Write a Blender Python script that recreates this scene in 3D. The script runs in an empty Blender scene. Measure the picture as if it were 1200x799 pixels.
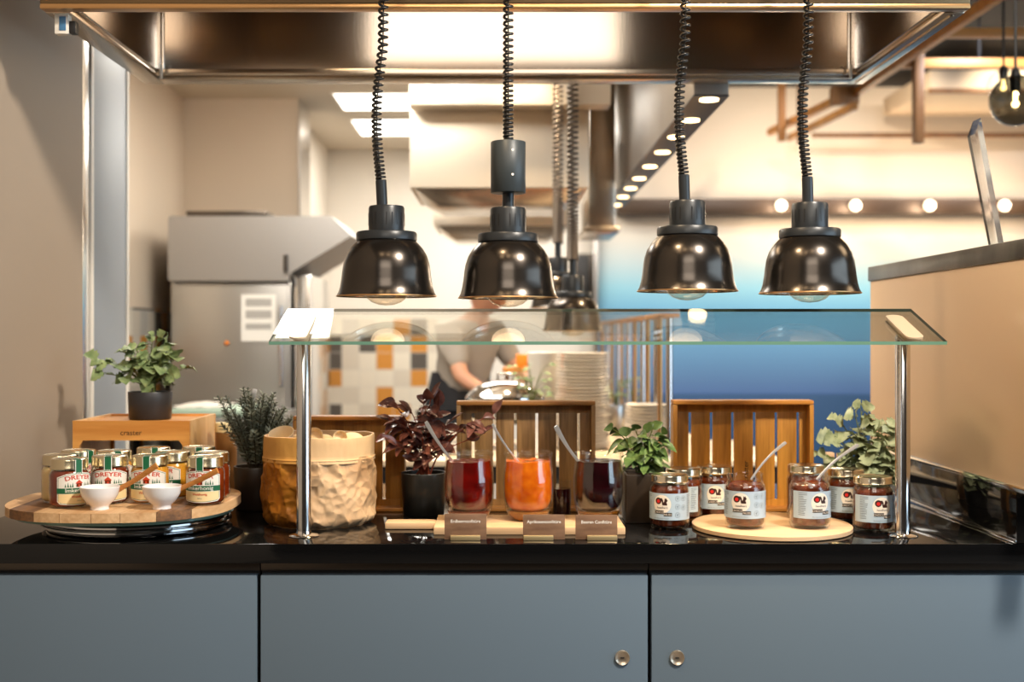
import bpy, bmesh, math, random
from mathutils import Vector, Matrix, noise
from math import pi, sin, cos, radians as R
random.seed(7)
sc = bpy.context.scene
C = bpy.context.scene.collection

CAM = 1.3535          # camera height
F = 1400.0            # focal length for a 1200 px wide frame
CX, CY = 587.0, 393.0 # where the level line of sight meets the frame
CT = 0.90             # counter top height
def X(px, D): return (px - CX) * D / F
def Z(py, D): return CAM - (py - CY) * D / F

# ------------------------------------------------------------------ mesh builder
class MB:
    def __init__(s): s.bm = bmesh.new()
    def _fin(s, vs, mi, smooth=True):
        vs = set(vs)
        for v in vs:
            for f in v.link_faces:
                if all(w in vs for w in f.verts): f.material_index = mi
    def box(s, x0, x1, y0, y1, z0, z1, bev=0, mi=0, M=None):
        r = bmesh.ops.create_cube(s.bm, size=1)['verts']
        for v in r:
            v.co = Vector(((x0+x1)/2 + v.co.x*(x1-x0), (y0+y1)/2 + v.co.y*(y1-y0), (z0+z1)/2 + v.co.z*(z1-z0)))
        fs = set(f for v in r for f in v.link_faces)
        for f in fs: f.material_index = mi
        vs = list(r)
        if bev > 0:
            es = list(set(e for v in r for e in v.link_edges))
            q = bmesh.ops.bevel(s.bm, geom=es, offset=bev, segments=2, affect='EDGES', profile=0.6)
            for f in q['faces']: f.material_index = mi
            seen = set(); st = [q['faces'][0]]
            while st:
                f = st.pop()
                if f in seen: continue
                seen.add(f)
                for e in f.edges:
                    for g in e.link_faces:
                        if g not in seen: st.append(g)
            vs = list(set(v for f in seen for v in f.verts))
            for f in seen: f.material_index = mi
        if M is not None:
            for v in vs: v.co = M @ v.co
        return vs
    def lathe(s, prof, seg=40, c=(0, 0, 0), mi=0, a0=0, a1=2*pi, M=None, sx=1, sy=1):
        full = abs(a1 - a0 - 2*pi) < 1e-6
        n = seg if full else seg + 1
        rings = []; allv = []
        for (r, z) in prof:
            if r < 1e-7:
                v = s.bm.verts.new((c[0], c[1], c[2]+z)); rings.append([v]); allv.append(v)
            else:
                ring = [s.bm.verts.new((c[0] + sx*r*cos(a0+(a1-a0)*i/seg), c[1] + sy*r*sin(a0+(a1-a0)*i/seg), c[2]+z)) for i in range(n)]
                rings.append(ring); allv += ring
        for a, b in zip(rings, rings[1:]):
            m = seg
            for i in range(m):
                j = (i+1) % n
                try:
                    if len(a) == 1 and len(b) == 1: continue
                    if len(a) == 1: f = s.bm.faces.new((a[0], b[j], b[i]))
                    elif len(b) == 1: f = s.bm.faces.new((a[i], a[j], b[0]))
                    else: f = s.bm.faces.new((a[i], a[j], b[j], b[i]))
                    f.material_index = mi
                except ValueError: pass
        if M is not None:
            for v in allv: v.co = M @ v.co
        return allv
    def tube(s, pts, r, seg=8, mi=0, caps=True):
        pts = [Vector(p) for p in pts]
        n = len(pts); rr = r if isinstance(r, (list, tuple)) else [r]*n
        rings = []; up = None
        for i, p in enumerate(pts):
            t = (pts[min(i+1, n-1)] - pts[max(i-1, 0)]).normalized()
            if up is None:
                up = Vector((0, 0, 1)) if abs(t.z) < .9 else Vector((1, 0, 0))
            u = (up - t*up.dot(t)).normalized(); w = t.cross(u); up = u
            rings.append([s.bm.verts.new(p + rr[i]*(cos(2*pi*k/seg)*u + sin(2*pi*k/seg)*w)) for k in range(seg)])
        for a, b in zip(rings, rings[1:]):
            for k in range(seg):
                f = s.bm.faces.new((a[k], a[(k+1) % seg], b[(k+1) % seg], b[k])); f.material_index = mi
        if caps:
            for q in (rings[0][::-1], rings[-1]):
                f = s.bm.faces.new(q); f.material_index = mi
        return [v for g in rings for v in g]
    def prism(s, poly, a, b, fn, mi=0):
        """poly: 2D outline; fn(u, v, w) -> point, extruded from w=a to w=b"""
        A = [s.bm.verts.new(fn(u, v, a)) for u, v in poly]
        B = [s.bm.verts.new(fn(u, v, b)) for u, v in poly]
        n = len(poly)
        fs = [s.bm.faces.new(A[::-1]), s.bm.faces.new(B)]
        for i in range(n): fs.append(s.bm.faces.new((A[i], A[(i+1) % n], B[(i+1) % n], B[i])))
        for f in fs: f.material_index = mi
        return A + B
    def grid(s, fn, nu, nv, mi=0, closed=False):
        g = [[s.bm.verts.new(fn(i/nu, j/nv)) for i in range(nu + (0 if closed else 1))] for j in range(nv+1)]
        m = nu
        for j in range(nv):
            for i in range(m):
                k = (i+1) % len(g[0])
                f = s.bm.faces.new((g[j][i], g[j][k], g[j+1][k], g[j+1][i])); f.material_index = mi
        return g
    def ball(s, c, r, mi=0, seg=20, rings=12, sz=(1, 1, 1)):
        prof = [(r*sin(pi*i/rings), -r*cos(pi*i/rings)) for i in range(rings+1)]
        prof[0] = (0, -r); prof[-1] = (0, r)
        vs = s.lathe(prof, seg, (0, 0, 0), mi)
        for v in vs: v.co = Vector((c[0]+v.co.x*sz[0], c[1]+v.co.y*sz[1], c[2]+v.co.z*sz[2]))
        return vs
    def build(s, name, mats, parent=None, loc=None, sharp=38, flat=False, rot=None, recalc=True):
        if recalc: bmesh.ops.recalc_face_normals(s.bm, faces=s.bm.faces)
        me = bpy.data.meshes.new(name); s.bm.to_mesh(me); s.bm.free()
        if not isinstance(mats, (list, tuple)): mats = [mats]
        for m in mats: me.materials.append(m)
        if not flat:
            me.polygons.foreach_set('use_smooth', [True]*len(me.polygons))
            me.set_sharp_from_angle(angle=R(sharp))
        o = bpy.data.objects.new(name, me); C.objects.link(o)
        if parent: o.parent = parent
        if loc: o.location = loc
        if rot: o.rotation_euler = rot
        return o

def tag(o, label=None, cat=None, group=None, kind=None):
    if label: o['label'] = label
    if cat: o['category'] = cat
    if group: o['group'] = group
    if kind: o['kind'] = kind
    return o
def thing(name, label, cat, loc=(0, 0, 0), rz=0, group=None):
    o = bpy.data.objects.new(name, None); C.objects.link(o)
    o.location = loc; o.rotation_euler = (0, 0, rz); o.empty_display_size = .05
    return tag(o, label, cat, group)
def struct(name, mb, mats, parent=None, **k):
    return tag(mb.build(name, mats, parent, **k), kind='structure')
KIDS = {}
def copy_tree(o, parent=None):
    c = o.copy(); C.objects.link(c)
    if parent: c.parent = parent
    for ch in list(o.children): copy_tree(ch, c)
    return c
def dup(o, label, loc, rz=0, group=None):
    c = copy_tree(o); c.location = loc; c.rotation_euler = (0, 0, rz); c['label'] = label
    if group: c['group'] = group
    return c

# ------------------------------------------------------------------ materials
def lin(c):
    return tuple((v/12.92 if v <= .04045 else ((v+.055)/1.055)**2.4) for v in c)
def col(r, g, b): return lin((r/255, g/255, b/255)) + (1,)
def mat(name, c, rough=.5, metal=0, bump=0, bscale=40, stretch=(1, 1, 1), var=0, vscale=8, spec=.5, emis=None, es=1, trans=0, ior=1.45, coat=0, sss=0, c2=None, aniso=0, bd=.002, det=4):
    m = bpy.data.materials.new(name); m.use_nodes = True
    nt = m.node_tree; b = nt.nodes['Principled BSDF']
    b.inputs['Base Color'].default_value = c
    b.inputs['Roughness'].default_value = rough
    b.inputs['Metallic'].default_value = metal
    b.inputs['Specular IOR Level'].default_value = spec
    b.inputs['IOR'].default_value = ior
    b.inputs['Transmission Weight'].default_value = trans
    b.inputs['Coat Weight'].default_value = coat
    b.inputs['Coat Roughness'].default_value = .05
    if sss:
        b.inputs['Subsurface Weight'].default_value = sss
        b.inputs['Subsurface Radius'].default_value = (.02, .008, .003)
        b.inputs['Subsurface Scale'].default_value = .5
    if emis:
        b.inputs['Emission Color'].default_value = emis; b.inputs['Emission Strength'].default_value = es
    if bump or var:
        tc = nt.nodes.new('ShaderNodeTexCoord'); mp = nt.nodes.new('ShaderNodeMapping')
        mp.inputs['Scale'].default_value = stretch
        nt.links.new(tc.outputs['Object'], mp.inputs['Vector'])
    if bump:
        n = nt.nodes.new('ShaderNodeTexNoise'); n.inputs['Scale'].default_value = bscale; n.inputs['Detail'].default_value = det
        nt.links.new(mp.outputs[0], n.inputs['Vector'])
        bp = nt.nodes.new('ShaderNodeBump'); bp.inputs['Strength'].default_value = bump; bp.inputs['Distance'].default_value = bd
        nt.links.new(n.outputs['Fac'], bp.inputs['Height']); nt.links.new(bp.outputs[0], b.inputs['Normal'])
    if var:
        n = nt.nodes.new('ShaderNodeTexNoise'); n.inputs['Scale'].default_value = vscale; n.inputs['Detail'].default_value = 5
        nt.links.new(mp.outputs[0], n.inputs['Vector'])
        r = nt.nodes.new('ShaderNodeValToRGB')
        r.color_ramp.elements[0].position = .5-var*.5 if var < 1 else .3; r.color_ramp.elements[1].position = .5+var*.5 if var < 1 else .7
        r.color_ramp.elements[0].color = c2 or tuple(v*.6 for v in c[:3])+(1,)
        r.color_ramp.elements[1].color = c
        nt.links.new(n.outputs['Fac'], r.inputs['Fac']); nt.links.new(r.outputs[0], b.inputs['Base Color'])
    return m
def glassy(name, tint=(1, 1, 1, 1), ior=1.5, rough=.0, gcol=(1, 1, 1, 1), k=1):
    """clear pane: fresnel mix of see-through and mirror, so light still passes"""
    m = bpy.data.materials.new(name); m.use_nodes = True; nt = m.node_tree
    nt.nodes.remove(nt.nodes['Principled BSDF']); out = nt.nodes['Material Output']
    t = nt.nodes.new('ShaderNodeBsdfTransparent'); t.inputs[0].default_value = tint
    g = nt.nodes.new('ShaderNodeBsdfGlossy'); g.inputs['Roughness'].default_value = rough; g.inputs[0].default_value = gcol
    mx = nt.nodes.new('ShaderNodeMixShader')
    lw = nt.nodes.new('ShaderNodeLayerWeight')
    # symmetric Schlick: F0 + (1-F0)(1-cos)^5
    pw = nt.nodes.new('ShaderNodeMath'); pw.operation = 'POWER'; pw.inputs[1].default_value = 5
    lw.inputs['Blend'].default_value = .5
    nt.links.new(lw.outputs['Facing'], pw.inputs[0])
    f0 = ((ior-1)/(ior+1))**2
    ma = nt.nodes.new('ShaderNodeMath'); ma.operation = 'MULTIPLY_ADD'; ma.inputs[1].default_value = (1-f0)*k; ma.inputs[2].default_value = f0*k
    nt.links.new(pw.outputs[0], ma.inputs[0]); nt.links.new(ma.outputs[0], mx.inputs[0])
    nt.links.new(t.outputs[0], mx.inputs[1]); nt.links.new(g.outputs[0], mx.inputs[2]); nt.links.new(mx.outputs[0], out.inputs[0])
    return m
def wood(name, c, c2, axis='x', rough=.5, scale=6, coat=0, bump=.15):
    st = {'x': (.08, 1, 1), 'y': (1, .08, 1), 'z': (1, 1, .08)}[axis]
    m = bpy.data.materials.new(name); m.use_nodes = True; nt = m.node_tree; b = nt.nodes['Principled BSDF']
    b.inputs['Roughness'].default_value = rough; b.inputs['Coat Weight'].default_value = coat; b.inputs['Coat Roughness'].default_value = .2
    tc = nt.nodes.new('ShaderNodeTexCoord'); mp = nt.nodes.new('ShaderNodeMapping'); mp.inputs['Scale'].default_value = st
    oi = nt.nodes.new('ShaderNodeObjectInfo'); ad = nt.nodes.new('ShaderNodeVectorMath'); ad.operation = 'ADD'
    nt.links.new(tc.outputs['Object'], ad.inputs[0]); nt.links.new(oi.outputs['Location'], ad.inputs[1]); nt.links.new(ad.outputs[0], mp.inputs[0])
    n1 = nt.nodes.new('ShaderNodeTexNoise'); n1.inputs['Scale'].default_value = scale*6; n1.inputs['Detail'].default_value = 6; n1.inputs['Distortion'].default_value = .6
    n2 = nt.nodes.new('ShaderNodeTexNoise'); n2.inputs['Scale'].default_value = scale*30; n2.inputs['Detail'].default_value = 3
    nt.links.new(mp.outputs[0], n1.inputs[0]); nt.links.new(mp.outputs[0], n2.inputs[0])
    mix = nt.nodes.new('ShaderNodeMath'); mix.operation = 'MULTIPLY_ADD'; mix.inputs[1].default_value = .35
    sc_ = nt.nodes.new('ShaderNodeMath'); sc_.operation = 'MULTIPLY'; sc_.inputs[1].default_value = .65
    nt.links.new(n1.outputs[0], sc_.inputs[0]); nt.links.new(n2.outputs[0], mix.inputs[0]); nt.links.new(sc_.outputs[0], mix.inputs[2])
    r = nt.nodes.new('ShaderNodeValToRGB'); r.color_ramp.elements[0].position = .36; r.color_ramp.elements[1].position = .62
    r.color_ramp.elements[0].color = c2; r.color_ramp.elements[1].color = c
    nt.links.new(mix.outputs[0], r.inputs[0]); nt.links.new(r.outputs[0], b.inputs['Base Color'])
    bp = nt.nodes.new('ShaderNodeBump'); bp.inputs['Strength'].default_value = bump; bp.inputs['Distance'].default_value = .001
    nt.links.new(mix.outputs[0], bp.inputs['Height']); nt.links.new(bp.outputs[0], b.inputs['Normal'])
    return m
def tiles(name, ua, size=.124, off=(0, 0)):
    """mosaic of square wall tiles, ua = horizontal axis (0 x, 1 y)"""
    m = bpy.data.materials.new(name); m.use_nodes = True; nt = m.node_tree; b = nt.nodes['Principled BSDF']
    L = nt.links.new; N = nt.nodes.new
    tc = N('ShaderNodeTexCoord'); sp = N('ShaderNodeSeparateXYZ'); L(tc.outputs['Object'], sp.inputs[0])
    def scaled(o, of):
        k = N('ShaderNodeMath'); k.operation = 'MULTIPLY_ADD'; k.inputs[1].default_value = 1/size; k.inputs[2].default_value = of; L(o, k.inputs[0]); return k
    u = scaled(sp.outputs[ua], 100+off[0]); v = scaled(sp.outputs[2], 100+off[1])
    fl = []
    for k in (u, v):
        q = N('ShaderNodeMath'); q.operation = 'FLOOR'; L(k.outputs[0], q.inputs[0]); fl.append(q)
    cb = N('ShaderNodeCombineXYZ'); L(fl[0].outputs[0], cb.inputs[0]); L(fl[1].outputs[0], cb.inputs[1])
    wn = N('ShaderNodeTexWhiteNoise'); wn.noise_dimensions = '2D'; L(cb.outputs[0], wn.inputs['Vector'])
    r = N('ShaderNodeValToRGB'); r.color_ramp.interpolation = 'CONSTANT'; e = r.color_ramp.elements
    e[0].position = 0; e[0].color = col(226, 216, 198); e[1].position = .33; e[1].color = col(212, 201, 184)
    for p_, c_ in ((.64, col(204, 140, 66)), (.8, col(92, 86, 80)), (.92, col(190, 183, 172))):
        x = e.new(p_); x.color = c_
    L(wn.outputs['Value'], r.inputs[0])
    gr = []
    for k in (u, v):
        q = N('ShaderNodeMath'); q.operation = 'FRACT'; L(k.outputs[0], q.inputs[0])
        w = N('ShaderNodeMath'); w.operation = 'LESS_THAN'; w.inputs[1].default_value = .03; L(q.outputs[0], w.inputs[0]); gr.append(w)
    mxm = N('ShaderNodeMath'); mxm.operation = 'MAXIMUM'; L(gr[0].outputs[0], mxm.inputs[0]); L(gr[1].outputs[0], mxm.inputs[1])
    mx = N('ShaderNodeMix'); mx.data_type = 'RGBA'; L(mxm.outputs[0], mx.inputs[0]); L(r.outputs[0], mx.inputs[6]); mx.inputs[7].default_value = col(205, 200, 190)
    L(mx.outputs[2], b.inputs['Base Color']); b.inputs['Roughness'].default_value = .25
    return m

M = {}
M['granite'] = mat('black_polished_stone', (.006, .006, .0065, 1), .06, spec=.55, var=.3, vscale=300, c2=(.003, .003, .003, 1))
M['steel'] = mat('brushed_steel', (.46, .45, .43, 1), .32, 1, bump=.06, bscale=60, stretch=(12, 12, .4))
M['hoodsteel'] = mat('hood_steel', (.60, .51, .41, 1), .26, 1, bump=.07, bscale=40, stretch=(9, 9, .25), bd=.001)
M['hoodinner'] = mat('hood_inner_steel', (.58, .50, .42, 1), .17, 1, bump=.10, bscale=40, stretch=(9, 9, .2), bd=.001)
M['chrome'] = mat('polished_steel', (.78, .78, .78, 1), .10, 1)
M['polesteel'] = mat('satin_steel', (.70, .69, .68, 1), .18, 1)
M['panelsteel'] = mat('beige_satin_panel', col(226, 194, 156), .4, .2, bump=.03, bscale=50, stretch=(1, .3, 12))
M['panelrim'] = mat('dark_mottled_steel', col(120, 116, 108), .28, .7, var=.5, vscale=9, c2=col(70, 66, 60))
M['wallpaint'] = mat('taupe_wall_paint', col(158, 142, 124), .7, bump=.05, bscale=250, bd=.0005)
M['beigepaint'] = mat('beige_wall_paint', col(214, 196, 174), .7)
M['whitepaint'] = mat('white_paint', col(226, 218, 206), .7)
M['ceil'] = mat('ceiling_panel_beige', col(216, 204, 186), .6)
M['blackceil'] = mat('black_ceiling_paint', col(24, 24, 27), .7)
M['blue'] = mat('blue_wall_paint', col(58, 122, 168), .65, bump=.04, bscale=120, bd=.0005)
M['cream'] = mat('cream_wall_paint', col(222, 200, 172), .7)
M['navy'] = mat('navy_paint', col(42, 78, 118), .6)
M['darkbrown'] = mat('dark_bronze', col(62, 46, 32), .4, .3)
M['door'] = mat('grey_blue_laminate', col(104, 120, 133), .45, .12, bump=.03, bscale=120, bd=.0005)
M['railmetal'] = mat('dark_brushed_rail', col(92, 84, 76), .3, .9, bump=.05, stretch=(.2, 8, 8))
M['black'] = mat('black_plastic', (.012, .012, .013, 1), .4)
M['lampblack'] = mat('black_satin_lacquer', (.065, .056, .048, 1), .22, .9, spec=.6)
M['lampgrey'] = mat('blue_black_plastic', (.016, .019, .022, 1), .34)
M['lampcap'] = mat('dark_grey_plastic', (.032, .040, .044, 1), .42)
M['cord'] = mat('black_rubber_cord', (.012, .011, .010, 1), .25)
M['copper'] = mat('warm_brass_edge', (.62, .36, .16, 1), .3, 1)
M['kcord'] = mat('grey_cord', col(110, 100, 90), .35, .5)
M['refl'] = mat('lamp_inner_reflector', (.8, .76, .7, 1), .2, 1)
M['bulb'] = glassy('pearl_bulb_glass', (.93, .86, .76, 1), 2.1, .05)
M['glass'] = glassy('clear_glass', (.965, .985, .97, 1), 1.55, k=1.3)
M['jarglass'] = glassy('jar_glass', (.97, .975, .96, 1), 1.5, .03, k=.85)
M['glassedge'] = mat('green_glass_edge', col(124, 172, 148), .12, 0, spec=.8)
M['smoke'] = glassy('smoked_glass', (.35, .36, .34, 1), 1.6, .0)
M['gold'] = mat('gold_lid_metal', (.70, .60, .40, 1), .22, 1)
M['lidsilver'] = mat('pale_gold_lid', (.80, .72, .55, 1), .2, 1)
M['brass'] = mat('brass_bar', (.85, .66, .36, 1), .42, .9)
M['porc'] = mat('white_porcelain', col(240, 238, 236), .12, coat=.4)
M['plate'] = mat('white_plate_glaze', col(238, 230, 216), .25)
M['honeydark'] = mat('dark_amber_honey', col(120, 40, 12), .12, sss=.3, coat=.6)
M['honeylight'] = mat('pale_yellow_honey', col(226, 158, 44), .25, sss=.3, coat=.6)
M['honeycream'] = mat('creamy_honey', col(222, 190, 132), .3, sss=.3, coat=.6)
M['choco'] = mat('chocolate_nut_spread', col(112, 44, 14), .25, coat=.6, var=.35, vscale=60, c2=col(62, 22, 8), sss=.1)
M['jamred'] = mat('dark_red_jam', col(120, 10, 6), .12, coat=.7, bump=.5, bscale=60, sss=.25, var=.4, vscale=20, c2=col(58, 4, 4))
M['jamorange'] = mat('apricot_jam', col(232, 128, 22), .2, coat=.7, bump=.5, bscale=60, sss=.35, var=.4, vscale=35, c2=col(200, 84, 8))
M['jamblack'] = mat('dark_berry_jam', col(40, 5, 12), .12, coat=.8, bump=.5, bscale=60, var=.4, vscale=25, c2=col(16, 2, 5))
M['jamamber'] = mat('amber_glass_base', col(196, 128, 48), .05, trans=.5)
M['lwhite'] = mat('label_white', col(238, 232, 220), .5)
M['lcream'] = mat('label_cream', col(240, 216, 160), .5)
M['lgreen'] = mat('label_green', col(26, 98, 62), .45)
M['lred'] = mat('label_red', col(198, 62, 24), .5)
M['lblue'] = mat('label_pale_blue', col(176, 194, 208), .5)
M['lcircle'] = mat('label_circle_cream', col(236, 226, 212), .5)
M['lbrown'] = mat('label_dark_brown', col(58, 32, 26), .5)
M['lblack'] = mat('label_black', col(24, 20, 20), .5)
M['lheart'] = mat('label_heart_red', col(206, 40, 36), .5)
M['lgrey'] = mat('label_print_grey', col(92, 100, 110), .5)
M['crate'] = wood('honey_oak_crate', col(204, 142, 58), col(154, 100, 32), 'z', .42, 5, coat=.15)
M['cratex'] = wood('honey_oak_rim', col(206, 140, 62), col(158, 96, 36), 'x', .4, 5, coat=.15)
M['walnut'] = wood('greyed_oak_slats', col(164, 124, 76), col(112, 80, 44), 'z', .45, 5)
M['walnutx'] = wood('greyed_oak_rim', col(168, 116, 58), col(112, 72, 34), 'x', .42, 5)
M['boxwood'] = wood('orange_pine', col(230, 166, 86), col(206, 136, 60), 'x', .45, 3, coat=.1, bump=.05)
M['board'] = wood('pale_beech_board', col(224, 190, 150), col(208, 170, 128), 'x', .5, 3, bump=.06)
M['plank'] = wood('light_plank', col(228, 188, 140), col(196, 148, 98), 'y', .55, 4)
M['plankdark'] = wood('dark_bark_plank', col(150, 104, 62), col(84, 60, 42), 'y', .6, 6)
M['spoonwood'] = wood('spoon_wood', col(216, 146, 72), col(182, 112, 44), 'x', .5, 6)
M['timber'] = wood('orange_timber', col(206, 142, 68), col(168, 108, 44), 'x', .5, 2)
M['timberdk'] = wood('brown_timber', col(136, 90, 40), col(104, 66, 26), 'z', .5, 2)
M['signwood'] = mat('walnut_card', col(142, 108, 82), .5, var=.4, vscale=30, stretch=(.5, 1, 2), c2=col(104, 76, 56))
M['paper'] = mat('crumpled_kraft_paper', col(208, 176, 138), .55, bump=.5, bscale=22, bd=.004, var=.35, vscale=9, c2=col(176, 136, 96))
M['goldpaper'] = mat('gold_kraft_paper', col(206, 134, 40), .38, .35, bump=.5, bscale=22, bd=.004, var=.4, vscale=16, c2=col(112, 66, 20))
M['cuff'] = mat('kraft_cuff', col(212, 178, 136), .6, bump=.25, bscale=20, bd=.003)
M['wafer'] = mat('cream_paper_cup', col(238, 216, 180), .6)
M['roll'] = mat('pale_roll', col(236, 206, 160), .6)
M['potdark'] = mat('dark_brown_pot', col(46, 36, 28), .35)
M['potgrey'] = mat('charcoal_pot', col(58, 58, 60), .4, .3)
M['potblack'] = mat('black_pot', (.012, .012, .012, 1), .3)
M['soil'] = mat('soil', col(50, 36, 26), .9, bump=.8, bscale=120)
M['leafpale'] = mat('pale_green_leaf', col(164, 178, 122), .5, var=.5, vscale=45, c2=col(88, 116, 72))
M['leafgreen'] = mat('green_leaf', col(112, 138, 78), .42, var=.5, vscale=45, c2=col(48, 76, 38))
M['leafgrey'] = mat('grey_green_leaf', col(182, 188, 146), .5, var=.5, vscale=45, c2=col(104, 118, 84))
M['needle'] = mat('rosemary_needle', col(184, 190, 172), .5, var=.5, vscale=90, c2=col(112, 122, 106))
M['burg'] = mat('burgundy_leaf', col(162, 106, 94), .3, var=.5, vscale=38, c2=col(46, 14, 22), coat=.2)
M['stemred'] = mat('red_stem', col(140, 60, 34), .5)
M['stemgreen'] = mat('green_stem', col(110, 120, 62), .5)
M['stembrown'] = mat('brown_stem', col(70, 60, 46), .6)
M['spot'] = mat('spot_glow', (1, .8, .5, 1), .5, emis=(1, .70, .36, 1), es=6)
M['lockmetal'] = mat('brushed_brass_lock', (.72, .60, .46, 1), .3, .9)
M['spoonsteel'] = mat('spoon_steel', (.86, .86, .88, 1), .3, .85)
M['darkedge'] = mat('dark_glass_edge', col(70, 84, 72), .2)
M['panelglow'] = mat('ceiling_light_diffuser', (1, 1, 1, 1), .5, emis=(1, .94, .84, 1), es=4)
M['bulbglow'] = mat('wall_bulb_glow', (1, .9, .8, 1), .5, emis=(1, .80, .52, 1), es=3.2)
M['filament'] = mat('filament_glow', (1, .7, .3, 1), .5, emis=(1, .62, .22, 1), es=40)
M['skin'] = mat('skin', col(214, 160, 130), .5, sss=.1)
M['shirt'] = mat('grey_shirt', col(172, 162, 150), .8)
M['apron'] = mat('black_apron', col(30, 30, 34), .8)
M['cap'] = mat('white_cap', col(232, 222, 210), .8)
M['hair'] = mat('dark_hair', col(60, 42, 30), .6)
M['tilex'] = tiles('mosaic_tiles', 0, off=(37.3, .1))
M['tiley'] = tiles('mosaic_tiles_side', 1, off=(.2, .1))
M['paperwhite'] = mat('white_paper', col(232, 228, 220), .7)
M['paperprint'] = mat('grey_print', col(168, 164, 158), .7)
M['floor'] = mat('grey_floor_tile', col(110, 102, 94), .4, var=.3, vscale=3)
M['trayg'] = mat('green_tray', col(190, 214, 194), .4)
M['orange'] = mat('orange_box_card', col(232, 130, 30), .6)
M['buffet'] = mat('pale_buffet_top', col(226, 206, 176), .3)

# ------------------------------------------------------------------ text
def text_poly(body, size, bold=0.0, align='CENTER', sx=1):
    cu = bpy.data.curves.new('t', 'FONT'); cu.body = body; cu.size = size; cu.align_x = align; cu.offset = bold
    cu.resolution_u = 3; cu.fill_mode = 'FRONT'
    ob = bpy.data.objects.new('t', cu); C.objects.link(ob)
    me = bpy.data.meshes.new_from_object(ob)
    vs = [(v.co.x*sx, v.co.y) for v in me.vertices]; fs = [tuple(p.vertices) for p in me.polygons]
    bpy.data.objects.remove(ob); bpy.data.curves.remove(cu); bpy.data.meshes.remove(me)
    return vs, fs
def add_text(mb, body, size, fn, bold=0.0, mi=0, off=(0, 0), sx=1, align='CENTER', arc=None):
    vs, fs = text_poly(body, size, bold, align, sx)
    out = []
    for (u, v) in vs:
        if arc: # bend upward around a circle of radius arc
            a = u/arc; rr = arc + v; u, v = rr*sin(a), rr*cos(a) - arc
        out.append(mb.bm.verts.new(fn(u+off[0], v+off[1])))
    for f in fs:
        try: q = mb.bm.faces.new([out[i] for i in f]); q.material_index = mi
        except ValueError: pass
def flat_poly(mb, poly, fn, mi=0, cut=None):
    """fill a 2D outline, slice in narrow strips so it can wrap, then place with fn"""
    b = bmesh.new(); f = b.faces.new([b.verts.new((u, v, 0)) for u, v in poly])
    if cut:
        us = [p[0] for p in poly]; u = min(us) + cut
        while u < max(us):
            bmesh.ops.bisect_plane(b, geom=b.verts[:]+b.edges[:]+b.faces[:], plane_co=(u, 0, 0), plane_no=(1, 0, 0)); u += cut
    mp = {}
    for v in b.verts: mp[v] = mb.bm.verts.new(fn(v.co.x, v.co.y))
    for f in b.faces:
        q = mb.bm.faces.new([mp[v] for v in f.verts]); q.material_index = mi
    b.free()
def wrap(r, off=0.0, z0=0):
    return lambda u, v: ((r+off)*sin(u/r), -(r+off)*cos(u/r), z0+v)
def circ(cx, cy, r, n=24): return [(cx+r*cos(2*pi*i/n), cy+r*sin(2*pi*i/n)) for i in range(n)]
# ================================================================== THE SETTING
def sbox(name, x0, x1, y0, y1, z0, z1, m, bev=0):
    b = MB(); b.box(x0, x1, y0, y1, z0, z1, bev); return struct(name, b, m)
sbox('floor', -6, 7, -5, 9.2, -.1, 0, M['floor'])
sbox('wall_left', -1.45, -1.25, .3, 3.57, 0, 3.3, M['wallpaint'])
b = MB(); b.box(-1.45, -1.25, 3.571, 3.635, 0, 3.0, .003, 0); b.box(-1.45, -1.246, 3.635, 3.66, 0, 3.0, .003, 1)
struct('trim_1', b, [M['polesteel'], M['lwhite']])
b = MB(); b.box(-1.40, -1.25, 3.66, 3.985, 0, 2.9, .004, 0); b.box(-1.40, -1.247, 3.985, 4.01, 0, 2.9, .003, 1)
struct('door_1', b, [mat('pale_blue_grey_door', col(150, 158, 166), .45, .2), M['lwhite']])
b = MB(); b.box(-2.0, -1.8, 3.6, 6.9, 0, 2.7, 0, 0); b.box(-1.8, -1.79, 3.6, 6.8, .0, 1.49, 0, 1)
struct('wall_kitchen_left', b, [M['beigepaint'], M['tiley']])
sbox('wall_kitchen_partition', -1.8, -1.151, 6.8, 7.16, 0, 2.7, M['beigepaint'])
sbox('trim_2', -1.15, -1.142, 6.79, 7.16, 0, 2.7, M['polesteel'])
sbox('trim_3', -1.25, -1.16, 7.17, 7.26, 0, 2.5, M['railmetal'])
b = MB(); b.box(-1.45, -1.25, 7.2, 8.7, 0, 2.7, 0, 0); b.box(-1.25, -1.24, 7.27, 8.67, 0, 1.475, 0, 1)
struct('wall_kitchen_side', b, [M['whitepaint'], M['tiley']])
b = MB(); b.box(-1.5, .67, 8.67, 8.87, 0, 2.7, 0, 0); b.box(-1.24, -.46, 8.655, 8.67, 0, 1.475, 0, 1)
struct('wall_kitchen_back', b, [M['whitepaint'], M['tilex']])
b = MB(); b.box(X(676, 8.66), X(691, 8.66), 8.64, 8.67, Z(352, 8.66), Z(299, 8.66), .01, 0)
b.box(X(674, 8.66), X(693, 8.66), 8.655, 8.672, Z(354, 8.66), Z(297, 8.66), .005, 1)
struct('window_1', b, [M['black'], M['railmetal']])
sbox('trim_4', .655, .685, 8.42, 8.9, 0, 2.7, M['polesteel'])
sbox('ceiling_kitchen', -2.0, .6, 3.75, 8.9, 2.7, 2.8, M['ceil'])
sbox('ceiling_dining', .6, 7, 2.9, 9.2, 3.12, 3.25, M['blackceil'])
ZB = 1.3535 - (300-393)*8.5/1400      # where the warm glow painted on the wall gives way to blue
ZN = Z(461, 8.5)
sbox('wall_right', 6.5, 6.7, 2.9, 9.2, 0, 3.2, M['cream'])
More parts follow.
